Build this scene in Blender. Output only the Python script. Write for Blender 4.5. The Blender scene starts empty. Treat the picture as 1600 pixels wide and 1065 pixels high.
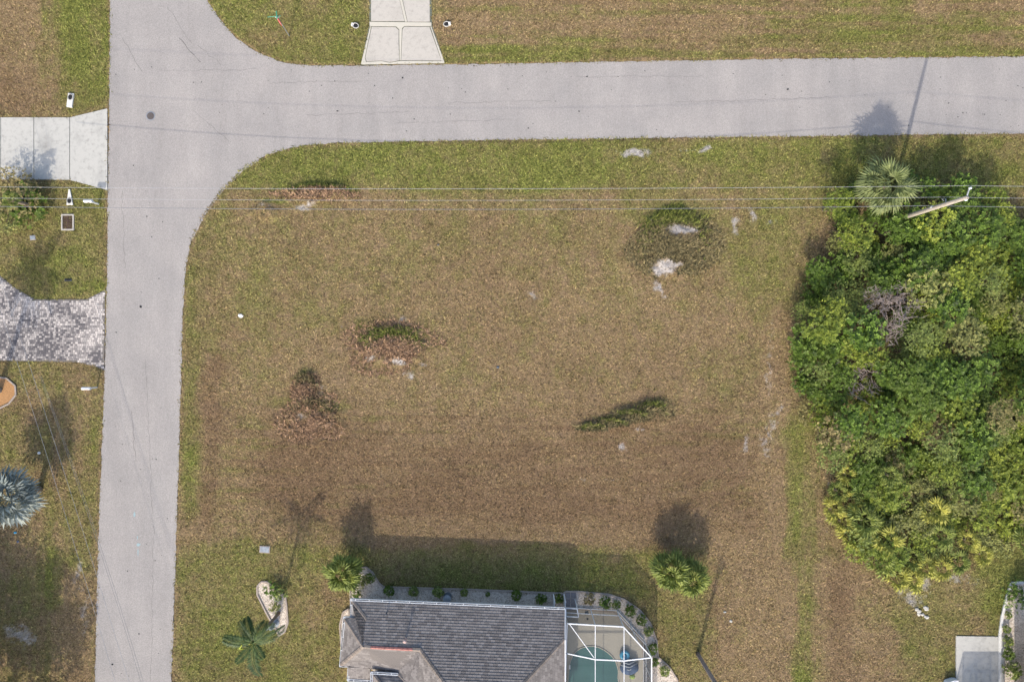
import bpy, math, random
import numpy as np
from mathutils import Vector, Matrix
R = math.radians
rng = random.Random(7); nr = np.random.RandomState(11)
scene = bpy.context.scene
COL = scene.collection
H = 50.8; S = 21.0            # flying height in metres, photo pixels per metre on the ground

# ------------------------------------------------------------------ camera, light, exposure
cd = bpy.data.cameras.new('camera'); cam = bpy.data.objects.new('camera', cd); COL.objects.link(cam)
cam.location = (0, 0, H); cam.rotation_euler = (0, 0, 0)
cd.lens = 24.0; cd.sensor_width = 36.0; cd.clip_end = 3000
scene.camera = cam
SUN_EL, SUN_AZ = 36.0, 194.0
w = bpy.data.worlds.new('World'); scene.world = w; w.use_nodes = True
nt = w.node_tree; sk = nt.nodes.new('ShaderNodeTexSky'); sk.sky_type = 'NISHITA'; sk.sun_disc = False
sk.sun_elevation = R(SUN_EL); sk.sun_rotation = R(SUN_AZ); sk.dust_density = 3.0
nt.links.new(sk.outputs[0], nt.nodes['Background'].inputs[0]); nt.nodes['Background'].inputs[1].default_value = 0.15
sl = bpy.data.lights.new('sun', 'SUN'); sl.energy = 2.15; sl.angle = R(0.6); sl.color = (1.0, 0.92, 0.80)
so = bpy.data.objects.new('sun', sl); COL.objects.link(so)
sd = Vector((math.sin(R(SUN_AZ))*math.cos(R(SUN_EL)), math.cos(R(SUN_AZ))*math.cos(R(SUN_EL)), math.sin(R(SUN_EL))))
so.rotation_euler = sd.to_track_quat('Z', 'Y').to_euler(); so.location = sd*60
scene.view_settings.view_transform = 'Standard'; scene.view_settings.look = 'None'
scene.view_settings.exposure = 0.92; scene.view_settings.gamma = 1; scene.view_settings.use_curve_mapping = False
scene.render.engine = 'CYCLES'

# ------------------------------------------------------------------ helpers
def P(px, py, h=0.0):
    k = (1 - h/H)/S
    return Vector(((px-800)*k, (532-py)*k, h))
def tag(o, label=None, cat=None, group=None, kind=None):
    if label: o['label'] = label
    if cat: o['category'] = cat
    if group: o['group'] = group
    if kind: o['kind'] = kind
    return o
def thing(name, loc, label, cat, group=None, rz=0.0):
    o = bpy.data.objects.new(name, None); COL.objects.link(o); o.empty_display_size = .2
    o.location = loc; o.rotation_euler = (0, 0, rz); return tag(o, label, cat, group)
class MB:
    def __init__(s): s.v = []; s.f = []; s.c = []; s.m = []; s.cc = 0.5; s.mi = 0
    def face(s, pts):
        n = len(s.v); s.v += [tuple(p) for p in pts]; s.f.append(tuple(range(n, n+len(pts)))); s.c.append(s.cc); s.m.append(s.mi)
    def raw(s, vs, fs):
        n = len(s.v); s.v += [tuple(p) for p in vs]
        for f in fs: s.f.append(tuple(i+n for i in f)); s.c.append(s.cc); s.m.append(s.mi)
    def box(s, c, d, rz=0, M=None):
        x, y, z = d[0]/2, d[1]/2, d[2]/2
        vs = [Vector((a*x, b*y, e*z)) for a in (-1, 1) for b in (-1, 1) for e in (-1, 1)]
        m = Matrix.Translation(Vector(c)) @ (M if M else Matrix.Rotation(rz, 4, 'Z'))
        s.raw([m @ v for v in vs], [(0,1,3,2),(4,6,7,5),(0,4,5,1),(2,3,7,6),(0,2,6,4),(1,5,7,3)])
    def bar(s, a, b, wd, ht):
        a = Vector(a); b = Vector(b); d = b-a
        if d.length < 1e-6: return
        q = d.to_track_quat('X', 'Z').to_matrix().to_4x4()
        s.box((a+b)/2, (d.length, wd, ht), M=q)
    def prism(s, poly, z0, z1):
        n = len(poly)
        A = sum(poly[i][0]*poly[(i+1)%n][1]-poly[(i+1)%n][0]*poly[i][1] for i in range(n))
        if A < 0: poly = poly[::-1]
        vs = [(p[0], p[1], z0) for p in poly]+[(p[0], p[1], z1) for p in poly]
        s.raw(vs, [tuple(range(n))[::-1], tuple(range(n, 2*n))]+[(i, (i+1)%n, n+(i+1)%n, n+i) for i in range(n)])
    def slab(s, pts, t):
        n = len(pts); vs = [Vector(p) for p in pts]+[Vector(p)-Vector((0,0,t)) for p in pts]
        s.raw(vs, [tuple(range(n)), tuple(range(n, 2*n))[::-1]]+[(i, (i+1)%n, n+(i+1)%n, n+i) for i in range(n)])
    def tube(s, pts, rs, n=8, cap=True):
        pts = [Vector(p) for p in pts]
        if not hasattr(rs, '__len__'): rs = [rs]*len(pts)
        base = len(s.v); up = Vector((0.13, 0.31, 0.94))
        for i, p in enumerate(pts):
            d = (pts[min(i+1, len(pts)-1)]-pts[max(i-1, 0)]).normalized()
            a = d.cross(up)
            if a.length < 1e-3: a = d.cross(Vector((1, 0, 0)))
            a.normalize(); b = d.cross(a)
            for k in range(n):
                t = 2*math.pi*k/n; s.v.append(tuple(p+(a*math.cos(t)+b*math.sin(t))*rs[i]))
        for i in range(len(pts)-1):
            for k in range(n):
                s.f.append((base+i*n+k, base+i*n+(k+1)%n, base+(i+1)*n+(k+1)%n, base+(i+1)*n+k)); s.c.append(s.cc); s.m.append(s.mi)
        if cap:
            s.f.append(tuple(base+k for k in range(n))[::-1]); s.f.append(tuple(base+(len(pts)-1)*n+k for k in range(n)))
            s.c += [s.cc]*2; s.m += [s.mi]*2
    def lathe(s, c, prof, n=20):
        base = len(s.v)
        for (r, z) in prof:
            for k in range(n):
                t = 2*math.pi*k/n; s.v.append((c[0]+r*math.cos(t), c[1]+r*math.sin(t), c[2]+z))
        for i in range(len(prof)-1):
            for k in range(n):
                s.f.append((base+i*n+k, base+i*n+(k+1)%n, base+(i+1)*n+(k+1)%n, base+(i+1)*n+k)); s.c.append(s.cc); s.m.append(s.mi)
        s.f.append(tuple(base+(len(prof)-1)*n+k for k in range(n))); s.c.append(s.cc); s.m.append(s.mi)
    def blob(s, c, r, n=8, sq=(1,1,1), amp=.15):
        base = len(s.v); rows = n//2
        for i in range(rows+1):
            ph = math.pi*i/rows
            for k in range(n):
                t = 2*math.pi*k/n; q = r*(1+rng.uniform(-amp, amp))
                s.v.append((c[0]+q*math.sin(ph)*math.cos(t)*sq[0], c[1]+q*math.sin(ph)*math.sin(t)*sq[1], c[2]+q*math.cos(ph)*sq[2]))
        for i in range(rows):
            for k in range(n):
                s.f.append((base+i*n+k, base+(i+1)*n+k, base+(i+1)*n+(k+1)%n, base+i*n+(k+1)%n)); s.c.append(s.cc); s.m.append(s.mi)
    def mesh(s, name, mats, off=(0,0,0), smooth=False):
        me = bpy.data.meshes.new(name)
        me.from_pydata([(v[0]-off[0], v[1]-off[1], v[2]-off[2]) for v in s.v], [], s.f)
        for m in (mats if isinstance(mats, (list, tuple)) else [mats]): me.materials.append(m)
        if any(s.m): me.polygons.foreach_set('material_index', s.m)
        at = me.attributes.new('tint', 'FLOAT', 'FACE'); at.data.foreach_set('value', s.c)
        if smooth: me.polygons.foreach_set('use_smooth', [True]*len(s.f))
        me.update(); return me
    def build(s, name, mats, parent=None, smooth=False, stuff=False):
        off = tuple(parent_world(parent)) if parent is not None else (0, 0, 0)
        o = bpy.data.objects.new(name, s.mesh(name, mats, off, smooth)); COL.objects.link(o)
        if parent is not None: o.parent = parent
        if stuff: o['kind'] = 'stuff'
        return o
def parent_world(p):
    v = Vector((0,0,0))
    while p is not None: v = v+Vector(p.location); p = p.parent
    return v
def inst(name, me, parent, loc=(0,0,0), rot=(0,0,0), sc=(1,1,1)):
    o = bpy.data.objects.new(name, me); COL.objects.link(o); o.parent = parent
    o.location = loc; o.rotation_euler = rot; o.scale = sc; return o

# ------------------------------------------------------------------ materials
class NB:
    def __init__(s, name, rough=.9, spec=.25):
        s.m = bpy.data.materials.new(name); s.m.use_nodes = True; s.t = s.m.node_tree; s.b = s.t.nodes['Principled BSDF']
        s.b.inputs['Roughness'].default_value = rough; s.b.inputs['Specular IOR Level'].default_value = spec
        s.co = s.t.nodes.new('ShaderNodeTexCoord')
    def n(s, ty, **kw):
        x = s.t.nodes.new(ty)
        for k, v in kw.items(): setattr(x, k, v)
        return x
    def l(s, a, b): s.t.links.new(a, b)
    def noise(s, scale, detail=3, rough=.55, vec=None, dist=0):
        x = s.n('ShaderNodeTexNoise'); x.inputs['Scale'].default_value = scale; x.inputs['Detail'].default_value = detail
        x.inputs['Roughness'].default_value = rough; x.inputs['Distortion'].default_value = dist
        s.l(vec if vec is not None else s.obj(), x.inputs['Vector']); return x.outputs['Fac']
    def obj(s):
        g = s.n('ShaderNodeNewGeometry'); return g.outputs['Position']
    def stretch(s, sc, rz=0):
        x = s.n('ShaderNodeMapping'); x.inputs['Scale'].default_value = sc; x.inputs['Rotation'].default_value = (0, 0, rz); s.l(s.obj(), x.inputs['Vector']); return x.outputs[0]
    def ramp(s, fac, stops):
        x = s.n('ShaderNodeValToRGB'); e = x.color_ramp.elements
        while len(e) < len(stops): e.new(.5)
        for i, (p, c) in enumerate(stops): e[i].position = p; e[i].color = (c[0], c[1], c[2], 1) if hasattr(c, '__len__') else (c, c, c, 1)
        s.l(fac, x.inputs[0]); return x.outputs[0]
    def mix(s, f, a, b, mode='MIX'):
        x = s.n('ShaderNodeMix'); x.data_type = 'RGBA'; x.blend_type = mode
        for i, v in ((0, f), (6, a), (7, b)):
            if hasattr(v, 'default_value'): s.l(v, x.inputs[i])
            elif isinstance(v, (int, float)): x.inputs[i].default_value = v if i == 0 else (v, v, v, 1)
            else: x.inputs[i].default_value = (v[0], v[1], v[2], 1)
        return x.outputs[2]
    def math(s, op, a, b=0.0):
        x = s.n('ShaderNodeMath'); x.operation = op
        for i, v in ((0, a), (1, b)):
            if hasattr(v, 'default_value'): s.l(v, x.inputs[i])
            else: x.inputs[i].default_value = v
        return x.outputs[0]
    def attr(s, name, out='Fac'):
        x = s.n('ShaderNodeAttribute'); x.attribute_name = name; return x.outputs[out]
    def rand(s): return s.n('ShaderNodeObjectInfo').outputs['Random']
    def col(s, c):
        if hasattr(c, 'default_value'): s.l(c, s.b.inputs['Base Color'])
        else: s.b.inputs['Base Color'].default_value = (c[0], c[1], c[2], 1)
        return s
    def bump(s, h, st=.4, d=.02):
        x = s.n('ShaderNodeBump'); x.inputs['Strength'].default_value = st; x.inputs['Distance'].default_value = d
        s.l(h, x.inputs['Height']); s.l(x.outputs[0], s.b.inputs['Normal']); return s

def simple(name, c, rough=.7, var=.18, scale=6, spec=.25, metal=0, rnd=0.0):
    b = NB(name, rough, spec); f = b.noise(scale, 4)
    lo = tuple(x*(1-var) for x in c); hi = tuple(x*(1+var) for x in c)
    o = b.ramp(f, [(.3, lo), (.7, hi)])
    if rnd: o = b.mix(b.math('MULTIPLY', b.rand(), rnd), o, tuple(x*.45 for x in c))
    b.col(o); b.b.inputs['Metallic'].default_value = metal; return b.m
def tinted(name, dark, light, rough=.8, var=.12, scale=8, spec=.2, rnd=0.0, alt=None):
    b = NB(name, rough, spec); t = b.attr('tint'); f = b.noise(scale, 3)
    c = b.mix(t, dark, light)
    if rnd and alt: c = b.mix(b.math('MULTIPLY', b.rand(), rnd), c, alt)
    c = b.mix(1.0, c, b.ramp(f, [(.3, 1-var), (.7, 1+var)]), 'MULTIPLY'); b.col(c); return b.m

def grass_mat(name, ground=True):
    b = NB(name, .95, .08); m = b.attr('gmask', 'Color'); sep = b.n('ShaderNodeSeparateColor'); b.l(m, sep.inputs[0])
    g, sa, dk = sep.outputs[0], sep.outputs[1], sep.outputs[2]
    rnd = b.attr('gmask', 'Alpha')
    n1 = b.noise(.9, 5, .6); n2 = b.noise(4.0, 4, .65); n3 = b.noise(11.0, 4, .75)
    brown = b.ramp(n3, [(.34, (.080, .052, .025)), (.5, (.218, .154, .078)), (.66, (.41, .31, .17))])
    brown = b.mix(b.ramp(n1, [(.35, 0), (.65, .6)]), brown, (.25, .175, .11))
    green = b.ramp(n3, [(.34, (.046, .062, .013)), (.5, (.138, .155, .036)), (.66, (.30, .305, .092))])
    green = b.mix(b.ramp(n1, [(.4, 0), (.7, .5)]), green, (.16, .165, .045))
    gf = b.math('ADD', g, b.math('MULTIPLY', b.math('SUBTRACT', n2, .5), .55))
    gf = b.math('ADD', gf, b.math('MULTIPLY', b.math('SUBTRACT', n3, .5), .5))
    gf = b.ramp(gf, [(.22, 0), (.78, 1)])
    c = b.mix(gf, brown, green)
    fl = b.ramp(b.noise(6.0, 3, .8), [(.55, 0), (.66, .5)]); c = b.mix(fl, c, (.27, .24, .07))
    f2 = b.ramp(b.noise(7.5, 3, .8), [(.34, .55), (.44, 0)]); c = b.mix(f2, c, (.12, .075, .045))
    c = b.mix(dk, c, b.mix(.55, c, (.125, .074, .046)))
    sf = b.ramp(b.math('ADD', sa, b.math('MULTIPLY', b.math('SUBTRACT', n2, .5), .8)), [(.36, 0), (.74, 1)])
    c = b.mix(sf if ground else b.math('MULTIPLY', sf, .75), c, b.ramp(n3, [(.3, (.24, .215, .20)), (.7, (.50, .47, .44))]))
    if not ground: c = b.mix(1.0, c, b.ramp(rnd, [(0, .38), (.5, 1.0), (1, 1.9)]), 'MULTIPLY')
    b.col(c)
    if ground: b.bump(b.math('ADD', n3, n2), .9, .05)
    return b.m
M = {}
M['ground'] = grass_mat('ground_turf'); M['grass'] = grass_mat('grass_blades', False)
b = NB('asphalt', .92, .15); f1 = b.noise(.35, 4); f2 = b.noise(18, 4, .85); f3 = b.noise(1.0, 4, .6, b.stretch((.9, .12, 1)))
c = b.ramp(f2, [(.3, (.20, .187, .176)), (.5, (.305, .286, .272)), (.7, (.42, .395, .375))])
c = b.mix(1.0, c, b.ramp(f1, [(.3, (.92, .925, .93)), (.7, (1.07, 1.06, 1.05))]), 'MULTIPLY')
c = b.mix(1.0, c, b.ramp(f3, [(.3, .93), (.7, 1.05)]), 'MULTIPLY')
vo = b.n('ShaderNodeTexVoronoi'); vo.inputs['Scale'].default_value = 1.3; b.l(b.obj(), vo.inputs['Vector'])
c = b.mix(b.math('MULTIPLY', b.ramp(vo.outputs['Distance'], [(.018, 1), (.03, 0)]), b.ramp(f1, [(.5, 0), (.6, .6)])), c, (.08, .075, .075))
b.col(c).bump(f2, .35, .01); M['asphalt'] = b.m
def concrete(name, c0, stain=(.16, .17, .19), amt=.5, sc=.5):
    b = NB(name, .85, .2); f1 = b.noise(sc, 5, .6); f2 = b.noise(40, 2); f3 = b.noise(3.0, 5, .7)
    c = b.ramp(f2, [(.3, tuple(x*.86 for x in c0)), (.7, tuple(x*1.1 for x in c0))])
    c = b.mix(b.ramp(f3, [(.5, 0), (.75, amt)]), c, tuple(x*.62 for x in c0))
    c = b.mix(b.ramp(f1, [(.55, 0), (.75, amt*.5)]), c, stain); b.col(c).bump(f2, .2, .01); return b.m
M['concrete'] = concrete('pale_concrete', (.45, .44, .405), (.17, .165, .155), amt=.95)
M['concrete_old'] = concrete('weathered_concrete', (.45, .42, .375), (.24, .22, .19), .65)
M['concrete_edge'] = concrete('pale_band_concrete', (.50, .47, .40), amt=.2)
M['joint'] = simple('mossy_joint', (.13, .14, .11), .95, .35, 12)
M['deck'] = concrete('pool_deck', (.43, .40, .33), amt=.25)
M['gravel'] = None
b = NB('gravel', .9, .2); vo = b.n('ShaderNodeTexVoronoi'); vo.inputs['Scale'].default_value = 16; b.l(b.obj(), vo.inputs['Vector'])
sp = b.n('ShaderNodeSeparateColor'); b.l(vo.outputs['Color'], sp.inputs[0])
c = b.ramp(sp.outputs[0], [(0, (.34, .28, .22)), (.4, (.56, .48, .40)), (1, (.72, .65, .56))])
b.col(c).bump(vo.outputs['Distance'], .8, .03); M['gravel'] = b.m
M['pebble'] = tinted('pebbles', (.34, .29, .24), (.74, .68, .60))
M['mulch'] = simple('orange_mulch', (.36, .20, .09), .95, .5, 25)
M['kerb'] = simple('kerb_concrete', (.33, .28, .24), .9, .2, 14)
M['kerb_white'] = simple('white_kerb', (.62, .61, .58), .85, .12, 14)
M['paver'] = tinted('pavers', (.13, .12, .125), (.60, .545, .50), .88, .15, 20)
M['paver_joint'] = simple('paver_sand', (.17, .155, .14), .95, .2, 20)
M['shingle'] = tinted('shingle', (.088, .079, .075), (.285, .26, .243), .95, .22, 30, .1)
M['ridge'] = tinted('ridge_shingle', (.17, .145, .125), (.26, .22, .19), .95, .15, 12)
M['redcap'] = simple('salmon_underlay', (.33, .15, .13), .8, .3, 5)
M['white'] = simple('white_aluminium', (.72, .73, .74), .4, .05, 3, .4)
M['wall'] = simple('stucco_wall', (.52, .47, .40), .9, .08, 5)
M['gutter'] = simple('white_gutter', (.60, .64, .68), .45, .08, 3, .4)
M['gutter_in'] = simple('gutter_trough', (.22, .25, .29), .6, .2, 5)
M['metal'] = simple('galvanised_metal', (.34, .36, .38), .45, .15, 9, .5, .6)
M['rust'] = simple('rusty_grate', (.10, .065, .05), .8, .3, 18)
M['dark'] = simple('dark_hollow', (.02, .02, .022), .9, .2, 5)
M['manhole'] = simple('cast_iron', (.115, .10, .095), .7, .25, 25)
M['wood'] = simple('weathered_pole', (.33, .295, .25), .9, .3, 14)
M['wire'] = simple('bare_wire', (.29, .30, .32), .5, .1, 3, .5)
M['wire_dark'] = simple('sheathed_wire', (.16, .17, .19), .6, .1, 3)
M['blue'] = simple('blue_float', (.02, .27, .45), .35, .1, 3, .5)
M['navy'] = simple('navy_fabric', (.06, .10, .18), .8, .15, 5)
M['stripe'] = simple('pale_fabric', (.38, .42, .46), .8, .1, 5)
M['lime'] = simple('lime_fabric', (.30, .42, .10), .8, .1, 5)
M['red'] = simple('red_sign', (.50, .02, .02), .45, .05, 3, .5)
M['signgreen'] = simple('green_sign', (.01, .26, .17), .4, .05, 3, .5)
M['paper'] = simple('white_scrap', (.66, .66, .66), .8, .1, 8)
M['stone'] = simple('pale_stone', (.46, .44, .39), .9, .2, 10)
M['statue'] = simple('grey_stone', (.26, .29, .32), .8, .25, 6)
M['bin'] = simple('slate_plastic', (.07, .09, .115), .5, .1, 4, .4)
b = NB('pool_water', .06, .5); f = b.noise(.6, 3); b.col(b.ramp(f, [(.3, (.045, .125, .115)), (.7, (.065, .17, .155))])); b.bump(b.noise(3, 2), .1, .02); M['water'] = b.m
def screen(name, op, c):
    b = NB(name, .8, .1); b.col(c); tr = b.n('ShaderNodeBsdfTransparent'); mx = b.n('ShaderNodeMixShader'); mx.inputs[0].default_value = op
    b.l(tr.outputs[0], mx.inputs[1]); b.l(b.b.outputs[0], mx.inputs[2]); b.l(mx.outputs[0], b.t.nodes['Material Output'].inputs[0]); return b.m
M['screen'] = screen('insect_screen', .30, (.08, .09, .10))
M['screen_wall'] = screen('insect_screen_wall', .62, (.07, .08, .09))
M['bark'] = simple('bark', (.20, .16, .12), .95, .35, 12)
M['deadwood'] = simple('dead_twigs', (.30, .25, .23), .95, .3, 8, rnd=.3)
def leafm(name, dark, light, alt, rnd=.6, trans=.18):
    b = NB(name, .55, .3); t = b.attr('tint'); c = b.mix(t, dark, light); c = b.mix(b.math('MULTIPLY', b.rand(), rnd), c, alt)
    b.col(c); tl = b.n('ShaderNodeBsdfTranslucent'); b.l(c, tl.inputs[0]); mx = b.n('ShaderNodeMixShader'); mx.inputs[0].default_value = trans
    b.l(b.b.outputs[0], mx.inputs[1]); b.l(tl.outputs[0], mx.inputs[2]); b.l(mx.outputs[0], b.t.nodes['Material Output'].inputs[0]); return b.m
M['leaf_dark'] = leafm('leaf_dark_green', (.014, .036, .006), (.19, .30, .040), (.10, .14, .02))
M['leaf_lime'] = leafm('leaf_yellow_green', (.03, .055, .008), (.44, .50, .07), (.10, .15, .02))
M['leaf_olive'] = leafm('leaf_olive', (.04, .055, .014), (.46, .47, .14), (.17, .17, .06))
M['leaf_rust'] = leafm('leaf_rusty', (.06, .045, .02), (.48, .39, .17), (.17, .19, .05))
M['leaf_vine'] = leafm('leaf_vine', (.05, .075, .018), (.36, .43, .10), (.14, .18, .05))
M['frond_fan'] = leafm('frond_green', (.035, .060, .012), (.27, .31, .065), (.12, .16, .03), .5)
M['frond_sabal'] = leafm('frond_sage', (.06, .09, .03), (.28, .31, .12), (.13, .17, .06), .5)
M['frond_yellow'] = leafm('frond_yellow', (.09, .11, .02), (.50, .47, .09), (.20, .22, .04), .8)
M['frond_blue'] = leafm('frond_silver', (.10, .115, .095), (.38, .41, .36), (.13, .18, .19), .5)
M['frond_dark'] = leafm('frond_dark', (.010, .032, .010), (.095, .145, .04), (.04, .07, .02), .4)
M['weed'] = tinted('weed_blades', (.09, .05, .03), (.52, .34, .21), .95, .2, 8)
M['weed_green'] = tinted('weed_green_blades', (.035, .05, .014), (.27, .30, .07), .95, .2, 8)
M['weed_olive'] = tinted('weed_olive_blades', (.04, .035, .018), (.34, .28, .14), .95, .2, 8)

# ------------------------------------------------------------------ plan outlines (photo pixels on the ground)
ROAD = [(172,-1400),(172,0),(171,120),(169,270),(167,450),(163,600),(155,800),(148,1065),(118,2300),(238,2300),(268,1065),(277,800),(283,600),(285,500),(290,420),(300,370),(318,335),(345,297),(380,262),(420,240),(470,227),(520,223),(800,218),(1200,213),(1600,208),(3400,190),(3400,66),(1600,88),(1200,92),(800,99),(690,101),(560,102),(480,102),(440,97),(400,80),(370,60),(345,32),(325,4),(311,-30),(300,-80),(296,-1400)]
DRIVE_W = [(-400,183),(110,183),(168,169),(168,297),(110,281),(-400,279)]
PAVER = [(-400,430),(0,430),(25,450),(55,467),(135,467),(165,452),(163,578),(150,572),(120,565),(0,563),(-400,563)]
DRIVE_N = [(576,-300),(577,38),(563,101),(696,99),(675,38),(672,-300)]
BED_HOUSE = [(556,889),(572,885),(582,893),(592,910),(600,916),(740,920),(880,926),(884,923),(905,923),(925,925),(950,927),(975,935),(1000,952),(1016,972),(1026,1000),(1028,1025),(1045,1040),(1058,1060),(1062,1090),(1010,1090),(1003,1000),(960,955),(905,950),(882,950),(548,936),(545,905)]
BED_KID = [(402,915),(408,908),(418,908),(430,920),(446,930),(448,945),(450,972),(445,986),(436,992),(430,980),(418,960),(408,940),(402,928)]
BED_W = [(545,950),(536,955),(531,975),(533,1005),(548,1010)]
BED_R = [(1562,1110),(1562,990),(1566,960),(1572,935),(1580,910),(1612,908),(1650,910),(1650,1110)]
RING = [(-22,640),(-28,600),(-10,588),(10,590),(24,602),(25,616),(14,630),(0,637)]
PATIO = [(1493,992),(1568,993),(1568,1150),(1493,1150)]
HOUSE = [(545,936),(885,948),(1004,950),(1004,1160),(535,1160),(535,960)]
def wpoly(pp): return [tuple(P(x, y)[:2]) for x, y in pp]
def inside(px, py, poly):
    r = np.zeros(px.shape, bool); n = len(poly)
    for i in range(n):
        x0, y0 = poly[i]; x1, y1 = poly[(i+1) % n]
        if y0 == y1: continue
        cnd = ((y0 > py) != (y1 > py)) & (px < (x1-x0)*(py-y0)/(y1-y0)+x0); r ^= cnd
    return r
def pdist(px, py, poly):
    d = np.full(px.shape, 1e9, np.float32); n = len(poly)
    for i in range(n):
        x0, y0 = poly[i]; x1, y1 = poly[(i+1) % n]; dx, dy = x1-x0, y1-y0; L = dx*dx+dy*dy
        t = np.clip(((px-x0)*dx+(py-y0)*dy)/L, 0, 1); d = np.minimum(d, np.hypot(px-x0-t*dx, py-y0-t*dy))
    return d
_lat = {}
def vnoise(px, py, cell, seed=0, ax=1.0, ay=1.0):
    if seed not in _lat: _lat[seed] = np.random.RandomState(seed+100).rand(256, 256)
    L = _lat[seed]; x = px/(cell*ax)+1000.3; y = py/(cell*ay)+1000.7
    xi = np.floor(x).astype(int); yi = np.floor(y).astype(int); fx = x-xi; fy = y-yi
    fx = fx*fx*(3-2*fx); fy = fy*fy*(3-2*fy); xi &= 255; yi &= 255; x2 = (xi+1) & 255; y2 = (yi+1) & 255
    return (L[xi, yi]*(1-fx)+L[x2, yi]*fx)*(1-fy)+(L[xi, y2]*(1-fx)+L[x2, y2]*fx)*fy
def fbm(px, py, cell, seed=0, ax=1.0, ay=1.0, o=3):
    a = 0; w_ = .5; s_ = 0
    for i in range(o): a = a+w_*vnoise(px, py, cell/2**i, seed+i, ax, ay); s_ += w_; w_ *= .55
    return a/s_

GREEN = [ # (x0,x1,y0,y1,softness,value,opacity)
 (340,1190,300,820,20,.28,1),(345,1190,310,420,45,.40,.9),(420,1180,560,700,40,.14,.8),(430,1190,690,830,35,.0,.95),
 (700,1000,360,560,60,.18,.6),(350,430,360,600,25,.40,.8),(345,400,600,800,20,.26,.9),(1080,1170,540,700,30,.40,.5),(560,760,440,640,50,.34,.6),(1100,1180,730,810,22,.42,.7),(560,650,745,790,12,.38,.6),
 (-400,90,-60,170,14,.14,1),(85,172,-60,175,10,.66,1),(112,128,-60,120,6,1.05,.9),(60,88,-60,180,8,.45,.6),
 (-400,170,284,470,8,.62,1),(0,60,400,470,20,.45,.6),(80,160,460,475,8,.3,.8),
 (-400,165,575,1200,8,.42,1),(-10,110,630,760,25,.38,.7),(70,118,860,960,14,.75,.8),(0,120,960,1080,20,.35,.8),(95,150,890,1100,12,.12,.9),(0,60,800,880,15,.28,.8),(100,160,620,900,14,.34,.6),
 (283,345,250,800,8,.46,1),(288,308,420,820,5,.66,.8),(318,345,560,820,7,.14,.9),(275,345,800,860,18,.12,.8),
 (320,1400,214,298,8,.72,1),(960,1300,215,300,20,.62,.7),(1260,1660,212,300,12,.72,.9),(430,560,230,300,14,.82,.8),(1170,1260,295,480,16,.56,.9),(1150,1190,300,500,10,.5,.7),
 (1190,1240,480,840,14,.12,.95),(1230,1276,640,1100,9,.62,.95),(1276,1400,880,1100,18,.13,.9),(1180,1232,830,1100,14,.10,.9),(1400,1520,930,1100,16,.55,.9),(1520,1640,850,960,16,.78,.9),(1350,1480,900,990,14,.40,.7),
 (275,545,850,1200,10,.56,1),(300,420,880,1065,25,.68,.7),(450,530,900,1060,20,.38,.7),(345,560,812,850,10,.30,.9),
 (545,1035,848,935,10,.62,1),(560,1190,812,846,7,.08,.95),(620,1000,876,925,12,.72,.6),(600,980,852,874,6,.42,.6),
 (1028,1115,870,1200,10,.50,.95),(1112,1190,815,1200,12,.12,.95),(1195,1230,880,1100,8,.2,.6),
 (300,575,-60,104,5,.60,1),(430,575,-60,20,12,.46,.8),(674,2000,-60,100,5,.52,1),(680,1290,18,60,8,.10,.95),(720,1000,30,52,5,.02,.7),(1180,1500,-20,70,25,.55,.9),(1430,1700,-60,30,10,.12,.9),(700,1280,-60,14,6,.28,.9),(690,1700,78,96,5,.68,.85)]
SAND = [(1058,362,19,10,1.1),(1078,364,13,8,1.0),(1038,420,16,14,1.1),(1058,414,9,5,.8),(1030,450,4,12,.75),(1038,464,8,4,.6),(992,243,24,7,.95),(1092,236,10,5,.8),(1060,234,26,3,.5),
 (594,566,8,6,.9),(622,570,9,8,1.0),(648,572,14,6,.6),(634,592,12,8,.6),(477,650,9,7,.75),(1022,338,9,8,.6),
 (1154,350,8,16,.65),(1182,340,7,12,.75),(1205,352,9,8,.6),(1005,676,8,5,.7),(978,705,9,8,.6),(1432,935,22,16,.62),(1455,912,12,22,.65),(1412,928,7,10,.7),(1506,906,22,10,.6),(1470,878,8,16,.55),
 (480,318,26,9,.62),(410,325,20,6,.5),(540,504,14,5,.5),(626,500,10,8,.5),(838,458,14,8,.52),(980,655,5,3,.7),(500,600,30,18,.35),
 (28,990,30,20,.55),(45,995,10,7,.75),(125,890,9,26,.55),(136,960,8,60,.45),(1200,560,12,90,.42),(1212,650,9,50,.5),(1202,690,10,30,.55),(1295,760,6,40,.4),(1300,812,7,28,.5),(1168,690,6,25,.55),(20,500,60,5,.3),(1590,380,25,25,.6),(670,745,14,12,.25)]
MOUND = [(1052,380,52,50,.40),(612,543,54,30,.42),(478,612,22,26,.30),(490,655,42,34,.24),(1016,640,28,15,.3),(986,650,28,12,.28),(956,659,26,8,.22),(926,666,20,5,.15),(497,303,50,12,.38),(420,330,26,12,.2)]
def soft(v, a, b_, s): return 1/(1+np.exp(-np.clip((v-a)/s*2.2, -30, 30)))*1/(1+np.exp(-np.clip((b_-v)/s*2.2, -30, 30)))
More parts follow.
